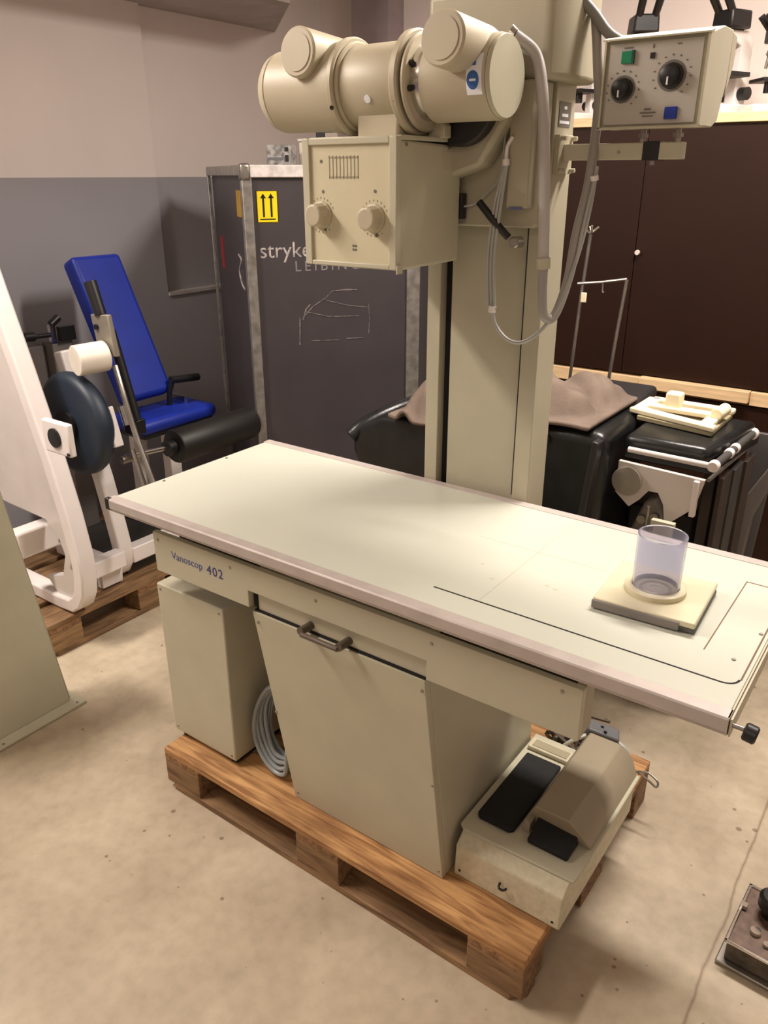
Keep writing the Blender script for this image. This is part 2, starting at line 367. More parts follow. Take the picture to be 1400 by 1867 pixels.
# fascia with cut-out, folded end and rear frame
F = obj('front_fascia', prism(B(), [(.137, .745), (.482, .745), (.482, .792), (1.0, .792), (1.0, .745), (1.34, .745), (1.34, .860), (.137, .860)], 'y', .034, .050), CREAM, T, bevel=.0015)
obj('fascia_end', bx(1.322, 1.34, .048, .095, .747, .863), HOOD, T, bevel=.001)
for p in ((.155, .84), (.425, .838), (.70, .836), (1.012, .838), (1.30, .842)): screw((p[0], .034, p[1]), (0, -1, 0), F, .0045)
text('lettering', 'Vanoscop', 0.030, INKB, F, (.205, .0335, .800), (1, 0, 0), (0, 0, 1), depth=.0004)
NP = mat('navy_print', (60, 66, 128), .5)
for k_, dgt in enumerate('402'): text('numeral', dgt, 0.036, NP, F, (.338 + k_ * .021, .0335, .796), (1, 0, 0), (0, 0, 1), depth=.0004)
#text('lettering', 'x-ray', 0.001, MARK2, F, (.7, .031, .80), (1, 0, 0), (0, 0, 1), depth=.0001) if False else None
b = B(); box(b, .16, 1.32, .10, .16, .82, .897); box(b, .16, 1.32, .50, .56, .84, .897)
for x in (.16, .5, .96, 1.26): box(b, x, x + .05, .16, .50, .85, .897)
obj('under_frame', b, mat('shaded_frame', (60, 54, 46), .7), T, bevel=.002)  # frame coloured dark: the shade in the gap below the rail is painted in
# film drawer behind the fascia cut-out
D = obj('cassette_drawer', bx(.497, .998, .052, .30, .7365, .786), CREAM, T, bevel=.0015)
b = B(); box(b, .49, 1.0, .054, .3, .790, .80); box(b, .484, .496, .05, .3, .742, .79); obj('drawer_gap', b, DARK, T, smooth=False)
b = tube(B(), [(.668, .05, .752), (.668, .020, .750), (.672, .012, .748), (.778, .012, .748), (.782, .020, .750), (.782, .05, .752)], .0065, smooth=False)
for x in (.668, .782): cyl(b, (x, .052, .752), (x, .012, .754), .010, .010, 16)
obj('handle', b, BROWNH, D, bevel=0)
# sloping pedestal
P = B()
f = [(.484, .042, .732), (.992, .042, .732), (1.027, .088, .146), (.550, .088, .146)]
q = [(x, y + .020, z) for x, y, z in f]
vf = [P.verts.new(p) for p in f]; vq = [P.verts.new(p) for p in q]
P.faces.new(vf); P.faces.new(vq[::-1])
for i in range(4): P.faces.new((vf[i], vq[i], vq[(i + 1) % 4], vf[(i + 1) % 4]))
PN = obj('pedestal_panel', P, CREAM, T, bevel=.0015)
for p in ((.50, .0425, .705), (.985, .0425, .705), (.562, .087, .165), (1.016, .087, .165), (1.005, .065, .44), (.52, .065, .43)): screw(p, (0, -1, -.07), PN, .004)
P = B()
s = [(.062, .895), (.062, .74), (.109, .146), (.56, .146), (.56, .895)]
u0 = [P.verts.new((.500 + (.055 if z < .2 else 0), y, z)) for y, z in s]; u1 = [P.verts.new((.992 + (.036 if z < .2 else 0), y, z)) for y, z in s]
P.faces.new(u0[::-1]); P.faces.new(u1)
for i in range(5): P.faces.new((u0[i], u0[(i + 1) % 5], u1[(i + 1) % 5], u1[i]))
obj('pedestal_body', P, CREAM, T, bevel=.002)
obj('panel_gap', bx(.488, .99, .047, .062, .7325, .7365), DARK, T, smooth=False)
# clamp knob on the right end
b = cyl(B(), (1.59, .012, .915), (1.612, .012, .915), .004); obj('knob_stem', b, STEEL, T)
obj('clamp_knob', lathe(B(), (1.612, .012, .913), (1, 0, -.15), [(0, .012), (.003, .015), (.018, .015), (.021, .012)], 20), BLACK, T)

# left cabinet on its own feet
C = thing('equipment_cabinet', 'cream metal cabinet on short black feet below the left end of the table', 'cabinet', (.2, .25, .144))
b = prism(B(), [(.072, .164), (.333, .164), (.335, .668), (.069, .668)], 'y', .075, .46); CB = obj('body', b, CREAM, C, bevel=.004)
for x in (.10, .305):
    for y in (.105, .43): obj('foot', lathe(B(), (x, y, .1445), (0, 0, 1), [(0, .018), (.008, .018), (.012, .010), (.020, .010)], 18), BLACK, C)
obj('bottom_strip', bx(.32, .332, .08, .45, .156, .164), DARK, C)
for p in ((.086, .18), (.318, .18), (.084, .652), (.32, .652)): screw((p[0], .075, p[1]), (0, -1, 0), CB, .004)

# ------------------------------------------------------------------ column with tube head
K = thing('x_ray_column', 'tall cream x-ray column with tube head, control console and hoses behind the table', 'x-ray machine', (.76, .7, .144))
b = B(); box(b, .662, .874, .650, .735, .146, 2.06); obj('column_panel', b, COLU, K, bevel=.001)
obj('left_rail', bx(.597, .637, .636, .735, .146, 2.06), COLU, K, bevel=.002)
obj('slot', bx(.637, .662, .665, .735, .146, 2.06), DARK, K, smooth=False)
obj('right_rail', bx(.874, .920, .636, .737, .146, 2.06), COLU, K, bevel=.002)
obj('rail_seam', bx(.8725, .8745, .6355, .650, .94, 1.61), DARK, K, smooth=False)
# head housing on top of the column (chamfered on the right)
H = obj('head_housing', prism(B(), [(.63, .565), (.925, .565), (.952, .60), (.958, .70), (.955, .76), (.63, .76)], 'z', 1.908, 2.085), COLU, K, bevel=.012, segs=3)
# carriage
G = B()
prism(G, [(.60, 1.612), (.908, 1.612), (.914, 1.62), (.914, 1.908), (.60, 1.908)], 'y', .585, .632)
obj('carriage', G, COLU, K, bevel=.004)
obj('carriage_cover', bx(.852, .905, .555, .586, 1.655, 1.908), COLU, K, bevel=.004)
obj('edge_sticker', bx(.862, .895, .553, .5555, 1.652, 1.657), INKB, K, smooth=False)
obj('pivot_disc', lathe(B(), (.76, .596, 1.865), (0, -1, 0), [(0, .085), (.10, .085), (.104, .08)], 48), BLACK, K)
obj('swivel_arm', prism(B(), [(.66, 1.70), (.80, 1.74), (.86, 1.83), (.86, 1.905), (.64, 1.905)], 'y', .52, .588), COLU, K, bevel=.01)
# tube housing along X
AY, AZ = .44, 1.903
TH = obj('tube_housing', lathe(B(), (.52, AY, AZ), (1, 0, 0), [(0, .080), (.004, .082), (.170, .082), (.174, .080)], 64), CREAM2, K)
def ring(x, w, r, m=CREAM2, nm='flange_ring'): return obj(nm, lathe(B(), (x, AY, AZ), (1, 0, 0), [(0, r - .004), (.004, r), (w - .004, r), (w, r - .004)], 64), m, TH)
obj('tube_end', lathe(B(), (.282, AY, AZ), (1, 0, 0), [(0, .054), (.006, .072), (.018, .082), (.034, .0865), (.036, .0845), (.038, .0865), (.165, .0865), (.215, .094), (.232, .094)], 64), CREAM2, TH)
ring(.512, .018, .099); ring(.528, .010, .090); ring(.680, .020, .101); ring(.705, .012, .095)
ring(.699, .007, .088, BLACK, 'joint_gap')
obj('bearing', lathe(B(), (.712, AY, AZ), (1, 0, 0), [(0, .074), (.035, .074)], 48), CHROME, TH)
for a in (2.75, 3.35): obj('bearing_bolt', cyl(B(), (.714, AY + math.cos(a) * .078, AZ + math.sin(a) * .078), (.724, AY + math.cos(a) * .078, AZ + math.sin(a) * .078), .006, .006, 12), BLACK, TH)
RT = obj('tube_end', lathe(B(), (.738, AY, AZ), (1, 0, 0), [(0, .074), (.004, .078), (.150, .078), (.154, .076)], 64), CREAM2, TH)
obj('end_cap', lathe(B(), (.892, AY, AZ), (1, 0, 0), [(0, .074), (.001, .0755), (.007, .0755), (.010, .0735)], 64), CREAM, TH)
for (hx, hy, hz, r) in ((.440, .335, 1.970, .050), (.834, .298, 1.960, .049)):
    obj('cable_receptacle', lathe(B(), (hx, hy, hz), (0, 1, -.06), [(0, r - .012), (.002, r - .012), (.002, r - .004), (.007, r), (.15, r), (.22, r * .8), (.26, r * .5)], 48), CREAM2, TH)
# pair of slotted holes and bright window on the tube
for x, a in ((.523, -.45), (.690, -.35)):
    c = Vector((x, AY - math.cos(a) * .094, AZ + math.sin(a) * .098)); obj('dark_bolt', cyl(B(), c, c + Vector((0, -.006, -.002)), .0045, .0045, 14), BLACK, TH)
a = -.38; c = Vector((.612, AY - math.cos(a) * .0805, AZ + math.sin(a) * .0805)); obj('bright_plug', cyl(B(), c, c + Vector((0, -.004, -.0015)), .008, .008, 20), LABELW, TH)
# white label with a round blue seal wrapped on the right tube end
def patch(x0, x1, z0, z1, r, n=8, th=.0008):
    bm = B(); g = []
    a0 = math.asin((z0 - AZ) / r); a1 = math.asin((z1 - AZ) / r)
    for i in range(n + 1):
        a = a0 + (a1 - a0) * i / n
        g.append([bm.verts.new((x, AY - math.cos(a) * rr, AZ + math.sin(a) * rr)) for x, rr in ((x0, r), (x1, r), (x1, r + th), (x0, r + th))])
    for p, q in zip(g, g[1:]):
        for j in range(4): bm.faces.new((p[j], p[(j + 1) % 4], q[(j + 1) % 4], q[j]))
    bm.faces.new(g[0]); bm.faces.new(g[-1][::-1]); return bm
LB = obj('label', patch(.853, .887, 1.868, 1.938, .0782), LABELW, RT)
def curved_disc(cx_, cz_, rx, rz, rad, n=28, k=4):
    bm = B(); P_ = lambda x, z: (x, AY - math.cos(math.asin((z - AZ) / rad)) * rad, AZ + (z - AZ))
    c0 = bm.verts.new(P_(cx_, cz_)); prev = None
    for q in range(1, k + 1):
        cur = [bm.verts.new(P_(cx_ + math.cos(2 * PI * i / n) * rx * q / k, cz_ + math.sin(2 * PI * i / n) * rz * q / k)) for i in range(n)]
        for i in range(n):
            if prev is None: bm.faces.new((c0, cur[i], cur[(i + 1) % n]))
            else: bm.faces.new((prev[i], cur[i], cur[(i + 1) % n], prev[(i + 1) % n]))
        prev = cur
    return bm
obj('round_seal', curved_disc(.868, 1.893, .0135, .0165, .0794), LABELB, RT, smooth=False)
obj('seal_mark', patch(.861, .875, 1.891, 1.895, .0795), LABELW, RT)
obj('blue_dot', patch(.866, .873, 1.918, 1.925, .0790), LABELB, RT)
# collimator below the tube
CL = B()
ft = [(.483, 1.548), (.731, 1.530), (.731, 1.795), (.483, 1.795)]
x0, x1, yf, yb = .486, .731, .310, .560
vv = []
for y, zt_, zb in ((yf, 1.792, 1.532), (yb, 1.783, 1.535)):
    vv += [CL.verts.new((x0, y, zb)), CL.verts.new((x1, y, zb)), CL.verts.new((x1, y, zt_)), CL.verts.new((x0, y, zt_))]
for f_ in ((0, 1, 2, 3), (7, 6, 5, 4), (0, 4, 5, 1), (1, 5, 6, 2), (2, 6, 7, 3), (3, 7, 4, 0)): CL.faces.new([vv[i] for i in f_])
CO = obj('collimator', CL, CREAM, K, bevel=.007, segs=3)
b = B()
box(b, .480, .500, .296, .314, 1.535, 1.797); box(b, .716, .735, .296, .314, 1.535, 1.797); box(b, .5, .716, .296, .314, 1.783, 1.797); box(b, .5, .716, .296, .314, 1.535, 1.545)
obj('bezel', b, CREAM, CO, bevel=.002)
FC = obj('face_panel', bx(.499, .717, .302, .314, 1.544, 1.784), FACE, CO, bevel=.001)
b = box(B(), .735, .738, .296, .316, 1.527, 1.545); obj('corner_tab', b, CREAM, CO)
obj('side_window', bx(.7305, .7318, .475, .535, 1.735, 1.772), CREAM2, CO, bevel=.0004)
obj('top_lid', bx(.490, .735, .312, .52, 1.790, 1.799), CREAM, CO, bevel=.002)
obj('neck', bx(.566, .676, .385, .495, 1.797, 1.85), CREAM2, K, bevel=.006)
obj('neck_lug', prism(B(), [(.700, 1.797), (.745, 1.797), (.745, 1.822), (.730, 1.84), (.712, 1.84)], 'y', .46, .49), CREAM2, K, bevel=.003)
for (kx, kz) in ((.527, 1.641), (.673, 1.638)):
    kn = obj('knob', lathe(B(), (kx, .302, kz), (0, -1, 0), [(0, .030), (.004, .030), (.006, .026), (.030, .024), (.033, .020)], 14), CREAM2, CO, bevel=.0015, smooth=False)
    b = B()
    for i in range(18):
        t = PI * .15 + i * 2 * PI / 22; cx_, cz_ = kx + math.cos(t) * .036, kz + math.sin(t) * .036
        box(b, cx_ - .0008, cx_ + .0008, .3012, .3025, cz_ - .002, cz_ + .002)
    obj('scale_ticks', b, MARK2, FC, smooth=False)
b = B()
for z0, z1 in ((1.718, 1.721), (1.757, 1.760)): box(b, .552, .632, .3012, .3025, z0, z1)
for i in range(9): x = .552 + i * .0098; box(b, x, x + .0018, .3012, .3025, 1.716, 1.762)
obj('field_size_chart', b, MARK2, FC, smooth=False)
b = B()
for (x, z, r) in ((.530, 1.751, .0035), (.533, 1.690, .0035), (.536, 1.612, .004), (.676, 1.692, .0035), (.680, 1.604, .004)):
    cyl(b, (x, .303, z), (x, .3012, z), r, r, 14)
for z in (1.570, 1.578): box(b, .613, .625, .3012, .3025, z, z + .004)
obj('printed_marks', b, MARK, FC, smooth=False)
obj('latch', bx(.730, .738, .556, .578, 1.628, 1.685), BLACK, CO, bevel=.002)
for p in ((.7325, .335, 1.782), (.7325, .50, 1.778)): screw(p, (1, 0, 0), CO, .004)
# clamping lever
b = tube(B(), [(.790, .545, 1.667), (.830, .545, 1.628), (.862, .560, 1.592)], .0085, 12)
LV = obj('clamp_lever', b, BLACK, K)
obj('lever_hub', lathe(B(), (.878, .585, 1.582), (0, -1, 0), [(0, .013), (.03, .013), (.034, .010)], 20), STEEL, LV)
# right side fittings, label and console arm
obj('rating_plate', bx(.9205, .9215, .652, .712, 1.822, 1.872), MARK, K, smooth=False)
b = B()
for i, z in enumerate((1.828, 1.842, 1.857)):
    box(b, .9212, .922, .656 + .01 * i, .706 - .008 * i, z, z + .006)
obj('plate_print', b, LABELW, K, smooth=False)
b = box(B(), .920, .932, .640, .715, 1.725, 1.805)
for y in (.648, .706):
    for z in (1.732, 1.798): cyl(b, (.93, y, z), (.945, y, z), .005, .005, 10)
BR = obj('arm_bracket', b, COLU, K, bevel=.001)
AR = obj('support_arm', bx(.930, 1.192, .665, .700, 1.753, 1.786), CREAM, K, bevel=.002)
obj('arm_band', bx(1.112, 1.147, .663, .702, 1.751, 1.788), BLACK, AR, bevel=.001)
b = B(); cyl(b, (1.13, .68, 1.752), (1.13, .68, 1.742), .005); cyl(b, (1.06, .664, 1.768), (1.06, .662, 1.768), .003)
for x in (1.105, 1.178): cyl(b, (x, .68, 1.786), (x, .68, 1.815), .006); cyl(b, (x, .68, 1.795), (x, .68, 1.803), .011, .011, 8)
obj('arm_bolts', b, STEEL, AR)
# console box: hooded front
prof = [(.628, 1.812), (.628, 1.974), (.700, 1.992), (.765, 1.992), (.765, 1.90), (.735, 1.825), (.70, 1.812)]
CS = obj('control_console', prism(B(), prof, 'x', 1.028, 1.236), CREAM, K, bevel=.002)
b = B(); prism(b, [(.612, 1.814), (.612, 1.972), (.63, 1.9755), (.63, 1.812)], 'x', 1.232, 1.237); prism(b, [(.608, 1.9705), (.608, 1.9735), (.632, 1.9795), (.632, 1.9765)], 'x', 1.026, 1.238); box(b, 1.026, 1.030, .618, .63, 1.812, 1.972); box(b, 1.026, 1.236, .618, .63, 1.810, 1.8145)
obj('hood', b, CREAM, CS)
obj('rear_bulge', prism(B(), [(.765, 1.87), (.80, 1.93), (.80, 1.985), (.765, 1.99)], 'x', 1.16, 1.236), CREAM2, CS, bevel=.003)
FP = obj('console_face', bx(1.036, 1.222, .623, .630, 1.819, 1.966), DIAL, CS)
for x, z, r in ((1.071, 1.884, .021), (1.168, 1.903, .023)):
    dk = obj('dial', lathe(B(), (x, .623, z), (0, -1, 0), [(0, r), (.004, r), (.006, r * .82), (.022, r * .76), (.024, r * .6)], 28), BLACK, CS)
    obj('pointer', bx(x - .0015, x + .0015, .597, .6035, z - r * .75, z - r * .15), LABELW, dk)
    obj('dial_ring', lathe(B(), (x, .6235, z), (0, -1, 0), [(0, r * 1.22), (.0015, r * 1.22)], 36), MARK, FP)
    b = B()
    for i in range(12):
        t = -.9 + i * .42; cx_, cz_ = x + math.cos(t) * r * 1.6, z + math.sin(t) * r * 1.6; box(b, cx_ - .0016, cx_ + .0016, .6218, .6232, cz_ - .0012, cz_ + .0012)
    obj('dial_scale', b, MARK, FP, smooth=False)
GB = obj('green_button', bx(1.063, 1.088, .617, .623, 1.930, 1.952), GREEN, CS, bevel=.001)
obj('button_shade', bx(1.0845, 1.089, .6165, .6235, 1.929, 1.953), mat('green_dark', (6, 70, 52), .4), CS)
obj('blue_button', bx(1.163, 1.188, .617, .623, 1.826, 1.848), BLUEB, CS, bevel=.001)
obj('key_socket', bx(1.121, 1.130, .620, .6235, 1.936, 1.946), BLACK, CS)
b = B()
box(b, 1.112, 1.144, .6218, .6232, 1.838, 1.8405); box(b, 1.117, 1.139, .6218, .6232, 1.832, 1.834); box(b, 1.120, 1.134, .6218, .6232, 1.844, 1.847)
box(b, 1.066, 1.084, .6218, .6232, 1.957, 1.959); box(b, 1.124, 1.127, .6218, .6232, 1.954, 1.96); box(b, 1.172, 1.18, .6218, .6232, 1.957, 1.959)
obj('console_print', b, MARK, FP, smooth=False)
# hoses and cables of the column
tube_pts = [(.878, .50, 1.985), (.905, .545, 1.955), (.925, .545, 1.90), (.938, .548, 1.80), (.948, .55, 1.68), (.955, .553, 1.545)]
HZ = obj('thick_hose', tube(B(), tube_pts, .0125, 14), mat('pale_hose', (186, 180, 176), .4), K)
obj('hose_clip', lathe(B(), (.874, .49, 1.992), (.6, .5, -.6), [(0, .012), (.012, .012)], 16), CHROME, HZ)
HZ2 = obj('hose_collar', cyl(B(), (.955, .553, 1.553), (.956, .554, 1.530), .0155), CREAM, K)
obj('return_hose', tube(B(), [(.956, .554, 1.53), (.958, .556, 1.47), (.964, .562, 1.425), (.978, .585, 1.425), (.992, .61, 1.50), (1.001, .615, 1.60), (1.008, .64, 1.70), (1.002, .67, 1.80), (.998, .68, 1.874), (.990, .68, 1.927), (.981, .68, 1.988), (.968, .69, 2.04)], .0105, 12), mat('worn_hose', (158, 153, 148), .4), K)
obj('console_hose', tube(B(), [(1.045, .70, 1.972), (1.007, .68, 1.995), (.975, .67, 2.032), (.945, .66, 2.062), (.92, .66, 2.08)], .011, 12), GREYC2, K)
b = B()
for o_, d_ in ((0.0, 0.0), (.008, .006), (-.008, .004)):
    tube(b, [(.854 + o_ * .3, .545, 1.745), (.838 + o_, .545, 1.66), (.828 + o_, .545, 1.55), (.836 + o_, .545, 1.43)], .0035, 8)
obj('thin_cables', b, GREYC, K)
b = tube(B(), [(.836, .545, 1.435), (.850, .545, 1.395), (.885, .545, 1.365), (.925, .55, 1.365), (.962, .57, 1.40), (.990, .59, 1.46), (1.012, .61, 1.56), (1.022, .63, 1.66), (1.020, .65, 1.74)], .0045, 8)
tube(b, [(.978, .575, 1.42), (1.004, .60, 1.50), (1.016, .615, 1.62), (1.022, .64, 1.72)], .0035, 8)
obj('looped_cable', b, GREYC, K)
b = B(); cyl(b, (.838, .545, 1.440), (.837, .545, 1.425), .009, .009, 12); cyl(b, (.853, .545, 1.755), (.854, .545, 1.742), .008, .008, 12)
tube(b, [(.853, .545, 1.75), (.852, .55, 1.78), (.862, .553, 1.80)], .0045, 8)
cyl(b, (1.020, .64, 1.722), (1.021, .642, 1.712), .009, .009, 12)
obj('cable_clips', b, WHITE, K)
obj('sensor_wire', tube(B(), [(.735, .567, 1.655), (.765, .575, 1.664), (.80, .572, 1.69), (.835, .555, 1.722), (.842, .556, 1.80), (.846, .556, 1.90)], .0022, 8), GREYC, K)

# ------------------------------------------------------------------ acrylic compression cone on its plate
Z0 = TZ + .0007
CN = thing('compression_cone', 'clear acrylic cylinder on a square cream plate lying on the table', 'applicator', (1.38, .315, TZ))
RM = Matrix.Translation((1.368, .312, 0)) @ Matrix.Rotation(math.radians(3), 4, 'Z')
def rbox(a, b_, c, d, e, f_): return bx(a, b_, c, d, e, f_, mtx=RM)
PLT = obj('base_plate', rbox(-.098, .098, -.098, .098, Z0 + .012, Z0 + .024), FACE, CN, bevel=.003)
obj('rubber_underside', rbox(-.095, .099, -.095, .092, Z0, Z0 + .012), mat('grey_felt', (98, 98, 92), .8), CN, bevel=.003)
obj('front_strip', rbox(-.099, .070, -.1015, -.096, Z0 + .002, Z0 + .020), GREYL, CN, bevel=.002)
cc = (1.365, .312)
obj('socket_ring', lathe(B(), (cc[0], cc[1], Z0 + .024), (0, 0, 1), [(0, .060), (.010, .060), (.012, .057), (.012, .047), (.003, .047)], 48), FACE, CN)
ACR = bpy.data.materials.new('acrylic'); ACR.use_nodes = True
pb = ACR.node_tree.nodes['Principled BSDF']; pb.inputs['Base Color'].default_value = srgb(224, 224, 240); pb.inputs['Roughness'].default_value = 0.08; pb.inputs['Transmission Weight'].default_value = 0.86; pb.inputs['IOR'].default_value = 1.2
nt = ACR.node_tree; tc = nt.nodes.new('ShaderNodeTexNoise'); tc.inputs['Scale'].default_value = 40; mr = nt.nodes.new('ShaderNodeMapRange'); mr.inputs[3].default_value = .05; mr.inputs[4].default_value = .14
nt.links.new(tc.outputs['Fac'], mr.inputs[0]); nt.links.new(mr.outputs[0], pb.inputs['Roughness'])
bm = B(); n = 64; rings = []
for r, z in ((.0465, Z0 + .027), (.0475, Z0 + .145), (.0435, Z0 + .145), (.0425, Z0 + .027)):
    rings.append([bm.verts.new((cc[0] + math.cos(2 * PI * i / n) * r, cc[1] + math.sin(2 * PI * i / n) * r, z)) for i in range(n)])
for k in range(4):
    a, c_ = rings[k], rings[(k + 1) % 4]
    for i in range(n): bm.faces.new((a[i], a[(i + 1) % n], c_[(i + 1) % n], c_[i]))
obj('acrylic_cylinder', bm, ACR, CN)
obj('rim', lathe(B(), (cc[0], cc[1], Z0 + .1445), (0, 0, 1), [(0, .0477), (.0015, .0477), (.0015, .0432), (0, .0432)], 56), mat('blue_edge', (112, 116, 170), .3), CN) if False else None
for r, m_ in ((.032, MARK2), (.018, FACE)):
    obj('aperture_ring', lathe(B(), (cc[0], cc[1], Z0 + .0245), (0, 0, 1), [(0, r), (.0035, r), (.0035, r - .006), (0, r - .006)], 36), m_, CN)

# ------------------------------------------------------------------ foot switch
FS = thing('foot_switch', 'cream double foot switch with black pedals at the right end of the pallet', 'foot switch', (1.18, .35, .144))
b = prism(B(), [(.118, .146), (.124, .235), (.158, .262), (.575, .262), (.575, .146)], 'x', 1.040, 1.318)
FB = obj('housing', b, DIRTY, FS, bevel=.004)
obj('tray', prism(B(), [(1.030, .160), (1.045, .148), (1.325, .155), (1.330, .17), (1.330, .575), (1.030, .575)], 'z', .262, .270), CREAM, FS, bevel=.003)
for p in ((1.056, .165), (1.300, .162)): screw((p[0], .12, p[1]), (0, -1, 0), FB, .004, m=BLACK)
b = B()
for i in range(0): x = 1.06 + random.random() * .22; z = .158 + random.random() * .06; box(b, x, x + .001 + random.random() * .002, .1175, .1215, z, z + .0012)
obj('scuff_marks', b, MARK2, FB, smooth=False)
obj('hook', tube(B(), [(1.165, .119, .195), (1.168, .108, .192), (1.178, .108, .190), (1.186, .112, .196)], .003, 8), BLACK, FB)
PD = obj('left_pedal', prism(B(), [(1.052, .205), (1.062, .195), (1.142, .195), (1.152, .205), (1.152, .475), (1.052, .475)], 'z', .270, .284), RUBBER, FS, bevel=.005, segs=3)
b = B()
for p in [(1.05, .545, 1.155, .548)]: box(b, 1.040, 1.160, .50, .545, .270, .282)
obj('rear_frame', b, DIRTY, FS, bevel=.003)
b = B(); box(b, 1.05, 1.15, .508, .536, .2815, .2835); obj('label_strip', b, MARK2, FS)
hp = [(1.162, .270), (1.170, .315), (1.185, .345), (1.270, .345), (1.305, .315), (1.322, .270)]
HB = B(); u0 = [HB.verts.new((x, .262 - (.02 if z > .3 else 0) + .0, z)) for x, z in hp]; u1 = [HB.verts.new((x, .575, z)) for x, z in hp]
HB.faces.new(u0[::-1]); HB.faces.new(u1)
for i in range(len(hp)): HB.faces.new((u0[i], u0[(i + 1) % 6], u1[(i + 1) % 6], u1[i]))
obj('pedal_hood', HB, HOOD, FS, bevel=.003)
obj('right_pedal', prism(B(), [(.195, .271), (.195, .285), (.262, .312), (.262, .271)], 'x', 1.190, 1.292), RUBBER, FS, bevel=.005, segs=3)
obj('hinge_tab', prism(B(), [(1.162, .271), (1.182, .271), (1.182, .30), (1.170, .31)], 'y', .225, .262), HOOD, FS)

# ------------------------------------------------------------------ coiled cable and connector tangle
b = B()
for i in range(7):
    R1 = .125 - .007 * (i % 4); cx_, cy_ = .452, .135 + .009 * i; pts = []
    for k in range(25):
        t = 2 * PI * k / 24 + i; X = math.cos(t) * R1 * .72 + .006 * math.sin(3 * t + i); Z = math.sin(t) * R1 * 1.05 + .006 * math.cos(2 * t + i)
        x_ = cx_ + X + Z * -.0; pts.append((min(x_, .489), cy_ + .02 * math.sin(t) , .296 + Z))
    tube(b, pts, .0062, 8, k=3)
tag(obj('coiled_cable', b, mat('coil_grey', (150, 156, 156), .4), None), 'coil of grey cable standing on the pallet between cabinet and pedestal', 'cable')
NT = thing('plug_connector', 'grey multi-pin plug with white cable loops behind the foot switch', 'connector', (1.20, .70, .144))
b = box(B(), -.045, .045, -.025, .025, -.030, .030, mtx=Matrix.Translation((1.185, .665, .270)) @ Matrix.Rotation(.35, 4, 'Z') @ Matrix.Rotation(.25, 4, 'Y')); obj('plug_body', b, GREYP, NT, bevel=.006)
b = B()
for dx, dy in ((-.02, .0), (.015, -.004), (.0, .012)): box(b, 1.185 + dx - .004, 1.185 + dx + .004, .655 + dy, .66 + dy, .296, .304)
obj('plug_screws', b, BLACK, NT)
obj('cable_tail', tube(B(), [(1.225, .67, .275), (1.262, .66, .262), (1.272, .65, .225), (1.255, .635, .190), (1.225, .62, .175), (1.19, .61, .17)], .006, 8), GREYC, NT)
b = tube(B(), [(1.16, .64, .285), (1.13, .60, .275), (1.10, .59, .24), (1.07, .60, .20)], .0055, 8)
tube(b, [(1.18, .645, .25), (1.19, .63, .20), (1.20, .66, .16), (1.14, .68, .155)], .0055, 8); tube(b, [(1.21, .645, .26), (1.235, .63, .215), (1.238, .62, .19)], .005, 8)
obj('cable_tail', b, mat('pale_cable', (206, 204, 196), .4), NT)
b = B()
rr = random.Random(3)
for i in range(11):
    x, y, z = 1.04 + rr.random() * .08, .66 + rr.random() * .10, .152; pts = []
    for k in range(6): pts.append((x + rr.uniform(-.06, .06), y + rr.uniform(-.05, .05), .152 + rr.random() * .09))
    tube(b, pts, .0035 + rr.random() * .002, 7, k=5)
tag(obj('cable_tangle', b, mat('brown_grey_cable', (98, 86, 76), .6, noise=.2), None), 'tangle of thin brown-grey wires heaped at the rear right pallet corner', 'cable')
b = tube(B(), [(1.262, .72, .15), (1.29, .71, .165), (1.325, .70, .16), (1.345, .705, .145), (1.34, .735, .14), (1.31, .745, .148), (1.285, .73, .155)], .003, 8)
tag(obj('wire_loop', b, STEEL, None), 'small bent wire loop sticking out beyond the rear pallet corner', 'wire')

# ------------------------------------------------------------------ cream upright stand at the left edge
S = thing('upright_stand', 'cream sheet-metal upright with a bolted foot plate at the left edge of the photo', 'stand', (-.53, -.1, 0))
b = B(); pz = [(-.36, .010), (.078, .010), (-.022, .875), (-.035, 1.2), (-.36, 1.2)]
prism(b, pz, 'x', -.60, -.515); obj('body', b, CREAM, S, bevel=.004)
b = B(); prism(b, [(.078, .010), (.088, .010), (-.014, .875), (-.024, 1.2), (-.034, 1.2), (-.022, .875)], 'x', -.585, -.53); obj('side_flange', b, COLU, S, bevel=.001)
FPl = obj('foot_plate', bx(-.625, -.470, -.36, .113, .001, .011), CREAM, S, bevel=.002)
for y in (.085, -.19): screw((-.485, y, .011), (0, 0, 1), FPl, .005)

# ------------------------------------------------------------------ exercise machine
G = thing('leg_extension_machine', 'white framed leg extension machine with blue padded seat', 'exercise machine', (-1.0, .7, .144))
path = [(-1.19, 2.0), (-1.00, 1.45), (-.884, 1.10), (-.790, .80), (-.735, .58), (-.708, .42), (-.705, .33), (-.722, .25), (-.757, .19), (-.81, .155), (-.90, .148), (-1.30, .148)]
p2 = [(x, z) for x, z in path]
obj('front_frame_tube', ribbon_xz(B(), p2, .312, .382, .055), WHITE, G, bevel=.008, segs=3)
obj('side_cover', prism(B(), [(-1.24, 2.0), (-1.055, 1.45), (-.94, 1.10), (-.845, .80), (-.785, .56), (-.765, .40), (-.790, .34), (-.83, .46), (-.90, .525), (-1.13, .53), (-1.62, .56), (-1.66, 2.0)], 'y', .322, .352), WHITE2, G, bevel=.006)
obj('foot_gusset', prism(B(), [(-.765, .42), (-.75, .30), (-.80, .20), (-.92, .20), (-.98, .26), (-.86, .30), (-.82, .40)], 'y', .330, .364), WHITE2, G, bevel=.004)
path2 = [(-1.06, 1.10), (-.985, .80), (-.925, .60), (-.885, .42), (-.862, .30), (-.868, .22), (-.90, .17), (-.96, .150), (-1.35, .148)]
